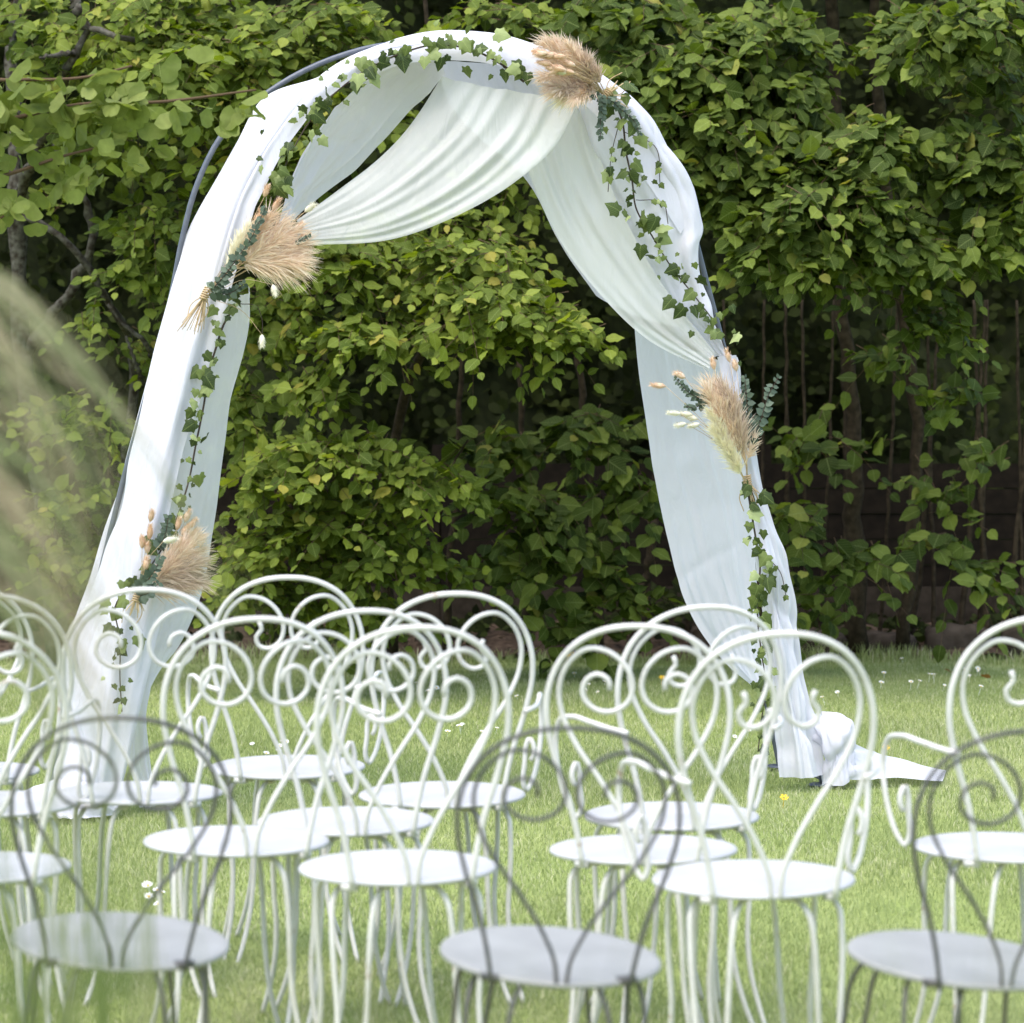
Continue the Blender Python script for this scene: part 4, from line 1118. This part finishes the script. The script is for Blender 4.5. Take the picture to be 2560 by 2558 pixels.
pl = []
for (uu, vv) in [(1755, 955), (1770, 945), (1785, 950), (1800, 950), (1815, 960), (1830, 985), (1765, 975), (1840, 1010), (1795, 985)]:
    pl.append(((1868, 1165, Z), (uu, vv, Z-rng.uniform(0, .05)), .016, 330, .07, M_PAMPASD if uu > 1795 else M_PAMPAS))
for (uu, vv) in [(1765, 1015), (1780, 1030), (1775, 1060)]:
    pl.append(((1870, 1215, Z), (uu, vv, Z-.05), .022, 420, .045, M_CREAMP))
pl.append(((1865, 1160, Z), (1890, 1085, Z), .016, 240, .035, M_PAMPAS))
bouquet('dried bouquet with dark plume and cream pampas on the right leg of the arch', (1868, 1205, -.12), pl,
    [(1838, 915, Z, -.3, 1, M_BUNNY), (1820, 890, Z, -.3, 1, M_BUNNY), (1783, 910, Z, -.2, 1, M_BUNNY), (1700, 938, Z, -.8, .4, M_BUNNY), (1646, 964, Z, -1, .1, M_BUNNY), (1685, 1033, Z, -1, .1, M_BUNNYW), (1715, 1035, Z, -1, .1, M_BUNNYW), (1702, 1062, Z, -1, -.2, M_BUNNYW), (1735, 1063, Z, -1, -.2, M_BUNNYW), (1730, 1045, Z, -1, .2, M_BUNNYW)],
    [([(1870, 1120, Z), (1885, 1090, Z), (1905, 1040, Z), (1920, 990, Z), (1945, 945, Z)], .040, 8), ([(1860, 1080, Z), (1868, 1040, Z), (1866, 990, Z), (1862, 945, Z)], .036, 8), ([(1770, 1000, Z), (1735, 990, Z), (1715, 975, Z), (1690, 948, Z)], .026, 7), ([(1760, 1010, Z), (1730, 1020, Z), (1715, 1015, Z)], .024, 4)],
    [(1872, 1245, -.12), (1885, 1250, -.12), (1900, 1240, -.12)], 74)

# ------------------------------------------------------------------ daisies and yellow flowers in the lawn
def daisy_mesh(col_mat, n=9):
    mb = MB()
    V = [(0, 0, .004)]; 
    fs = []
    for i in range(n):
        a = 2*math.pi*i/n; d = .42*math.pi/n*2
        b0 = len(V)
        V += [(.004*math.cos(a-d), .004*math.sin(a-d), 0), (.012*math.cos(a-d*.7), .012*math.sin(a-d*.7), .003), (.0125*math.cos(a+d*.7), .0125*math.sin(a+d*.7), .003), (.004*math.cos(a+d), .004*math.sin(a+d), 0)]
        fs.append((b0, b0+1, b0+2, b0+3))
    mb.add(V, fs)
    mb.tube([(0, 0, 0), (.002, 0, -.03), (0, .001, -.05)], .0008, 4)
    return mb.mesh('daisy', col_mat, False)
dm = daisy_mesh(M_PETAL); ym = daisy_mesh(M_YELLOW, 6)
cb = MB(); cb.lathe([(0, .003), (.003, .002), (.0042, 0), (0, -.001)], 8); cm = cb.mesh('flower_centre', M_YELLOW)
spots = [(1090, 1850, 0)]
rng = np.random.default_rng(81)
clusters = [(1055, 1720, 45, 5, 'behind the middle armchair hoops'), (1180, 1815, 60, 8, 'right of the middle armchair arm'), (660, 1870, 60, 8, 'behind the front-row seat left of centre'), (2240, 1680, 60, 8, 'right of the arch near the hedge'),
    (2450, 1690, 70, 7, 'far right near the hedge'), (1500, 1725, 70, 8, 'between the two inner chair groups near the hedge'), (1860, 1830, 40, 2, 'just left of the right drape foot'), (390, 2240, 50, 6, 'under the chairs at the lower left'), (2080, 1725, 40, 2, 'between the drape and its knot')]
for (u, v, s, k, where) in clusters:
    for _ in range(k):
        uu, vv = u+rng.normal()*s*.7, v+rng.normal()*s*.28
        p = G(uu, vv, .034)
        if p[1] > 15.8: continue
        o = link('daisy', dm, None, (p[0], p[1], .034+rng.uniform(-.006, .006)))
        o.rotation_euler = (rng.uniform(.1, .7), rng.normal()*.25, rng.uniform(-.6, .6)); s_ = rng.uniform(.7, 1.1); o.scale = (s_, s_, s_)
        link('flower_centre', cm, o)
        tag(o, 'small white daisy in the grass '+where, 'daisy', 'daisies '+where)
for (uu, vv) in [(1420, 1640), (1655, 1695), (1960, 1995), (2215, 1870), (1430, 1635)]:
    z = .05 if vv > 1650 else .14
    p = G(uu, vv, z)
    if p[1] > 16.3: p = P(uu, vv, 16.0)
    o = link('buttercup', ym, None, tuple(p)); o.rotation_euler = (.6, .1, 0); o.scale = (1.2, 1.2, 1.4)
    tag(o, 'tiny yellow buttercup standing in the grass', 'flower', 'buttercups in the lawn')
dlm = fast_mesh('dry_leaf', *OVATE, M_DRYLEAF, smooth=True)
for k, (uu, vv, lab) in enumerate([(2382, 1683, 'reddish brown fallen leaf on the lawn at the far right'), (2475, 1695, 'tan fallen leaf on the lawn near the right edge')]):
    p = G(uu, vv, .045)
    o = link('fallen_leaf', dlm, None, tuple(p)); o.scale = (.05,)*3; o.rotation_euler = (.5, .4, 1+k)
    tag(o, lab, 'leaf')

# ------------------------------------------------------------------ ornamental grass near the camera (out of focus)
def blade_mesh(pts, w, mat, rng, tint):
    p = spline(pts, 22)
    tg = np.gradient(p, axis=0); tg /= np.linalg.norm(tg, axis=1)[:, None]
    a = rng.uniform(-.6, .6)
    sd = np.cross(tg, np.array([math.sin(a), -math.cos(a), .15])); sd /= np.linalg.norm(sd, axis=1)[:, None]
    nn = np.cross(sd, tg)
    ww = w*np.clip(np.minimum(1, (1-np.linspace(0, 1, 22))*2.2), .04, 1)
    V = np.concatenate([p-sd*ww[:, None], p-nn*(ww*.3)[:, None], p+sd*ww[:, None]])
    i = np.arange(21)
    Q = np.concatenate([np.stack([i, i+22, i+23, i+1], -1), np.stack([i+22, i+44, i+45, i+23], -1)])
    return fast_mesh('blade', V, Q, mat, np.full(len(V), tint), smooth=True)

def orn_grass(label, base, blades, seed, w=(.0024, .0052), mat=None):
    rng = np.random.default_rng(seed)
    root = empty('ornamental_grass', tuple(base))
    b = np.array(base)
    for path in blades:
        o = link('blade', blade_mesh([np.array(q)-b for q in path], rng.uniform(*w), mat or M_ORN, rng, rng.random()), root)
    tag(root, label, 'grass clump')

rng = np.random.default_rng(91)
bl = []
YB = 2.5
base = np.array([-.88, YB, 0.0])
for k in range(105):
    Y = YB + rng.uniform(-.5, .4)
    v0 = 600 + 900*rng.random()**.9                       # where the blade enters at the left edge
    u1 = rng.uniform(110, 370)                    # how far it reaches
    v1 = v0 + rng.uniform(380, 800)
    st = base + np.array([rng.normal()*.06, rng.normal()*.06, 0])
    pe = P(-60, v0, Y); tip = P(u1, v1, Y)
    mid = P(-60+(u1+60)*.66, v0+(v1-v0)*.40, Y)
    bl.append([st, (st+pe)/2+np.array([-.06, 0, .22]), pe, mid, tip])
for k in range(7):                                     # a few long ones bending over further
    Y = YB + rng.uniform(-.3, .3)
    u1 = rng.uniform(420, 760); v1 = rng.uniform(1500, 2000)
    pe = P(-60, rng.uniform(600, 900), Y)
    bl.append([base, (base+pe)/2+np.array([-.06, 0, .2]), pe, P(u1*.6, pe[2]*0+rng.uniform(1050, 1300), Y), P(u1, v1, Y)])
orn_grass('tall arching ornamental grass out of focus at the left edge', base, bl, 92)

bl = []
base = np.array([-.34, 2.7, 0.0])
for k in range(52):
    Y = 2.7 + rng.uniform(-.3, .4)
    tip = P(rng.uniform(-60, 380), rng.uniform(1650, 2350), Y)
    st = base + np.array([rng.normal()*.07, rng.normal()*.07, 0])
    m1 = st*.5+tip*.5 + np.array([rng.normal()*.03, 0, .05])
    bl.append([st, m1, P((1280 + m1[0]/m1[1]*F)*.3+.7*(1280+tip[0]/tip[1]*F)+rng.normal()*20, 2480, Y), tip])
orn_grass('lower clump of upright ornamental grass out of focus at the bottom left', base, bl, 93, (.002, .0042), M_ORN2)

bl = []
base = np.array([.0, 1.9, 0.0])
for k in range(260):
    Y = 1.9 + rng.uniform(-.35, .35)
    uu = rng.uniform(300, 2560); 
    lim = 2330 if 900 < uu < 1700 else 2230
    tip = P(uu, rng.uniform(lim, 2620), Y)
    st = base + np.array([rng.normal()*.1, rng.normal()*.07, 0])
    bl.append([st, st*.45+tip*.55+np.array([0, 0, .05]), tip+np.array([rng.normal()*.01, 0, -.08]), tip])
orn_grass('low feathery grass tips out of focus along the bottom edge', base, bl, 94, (.002, .004))
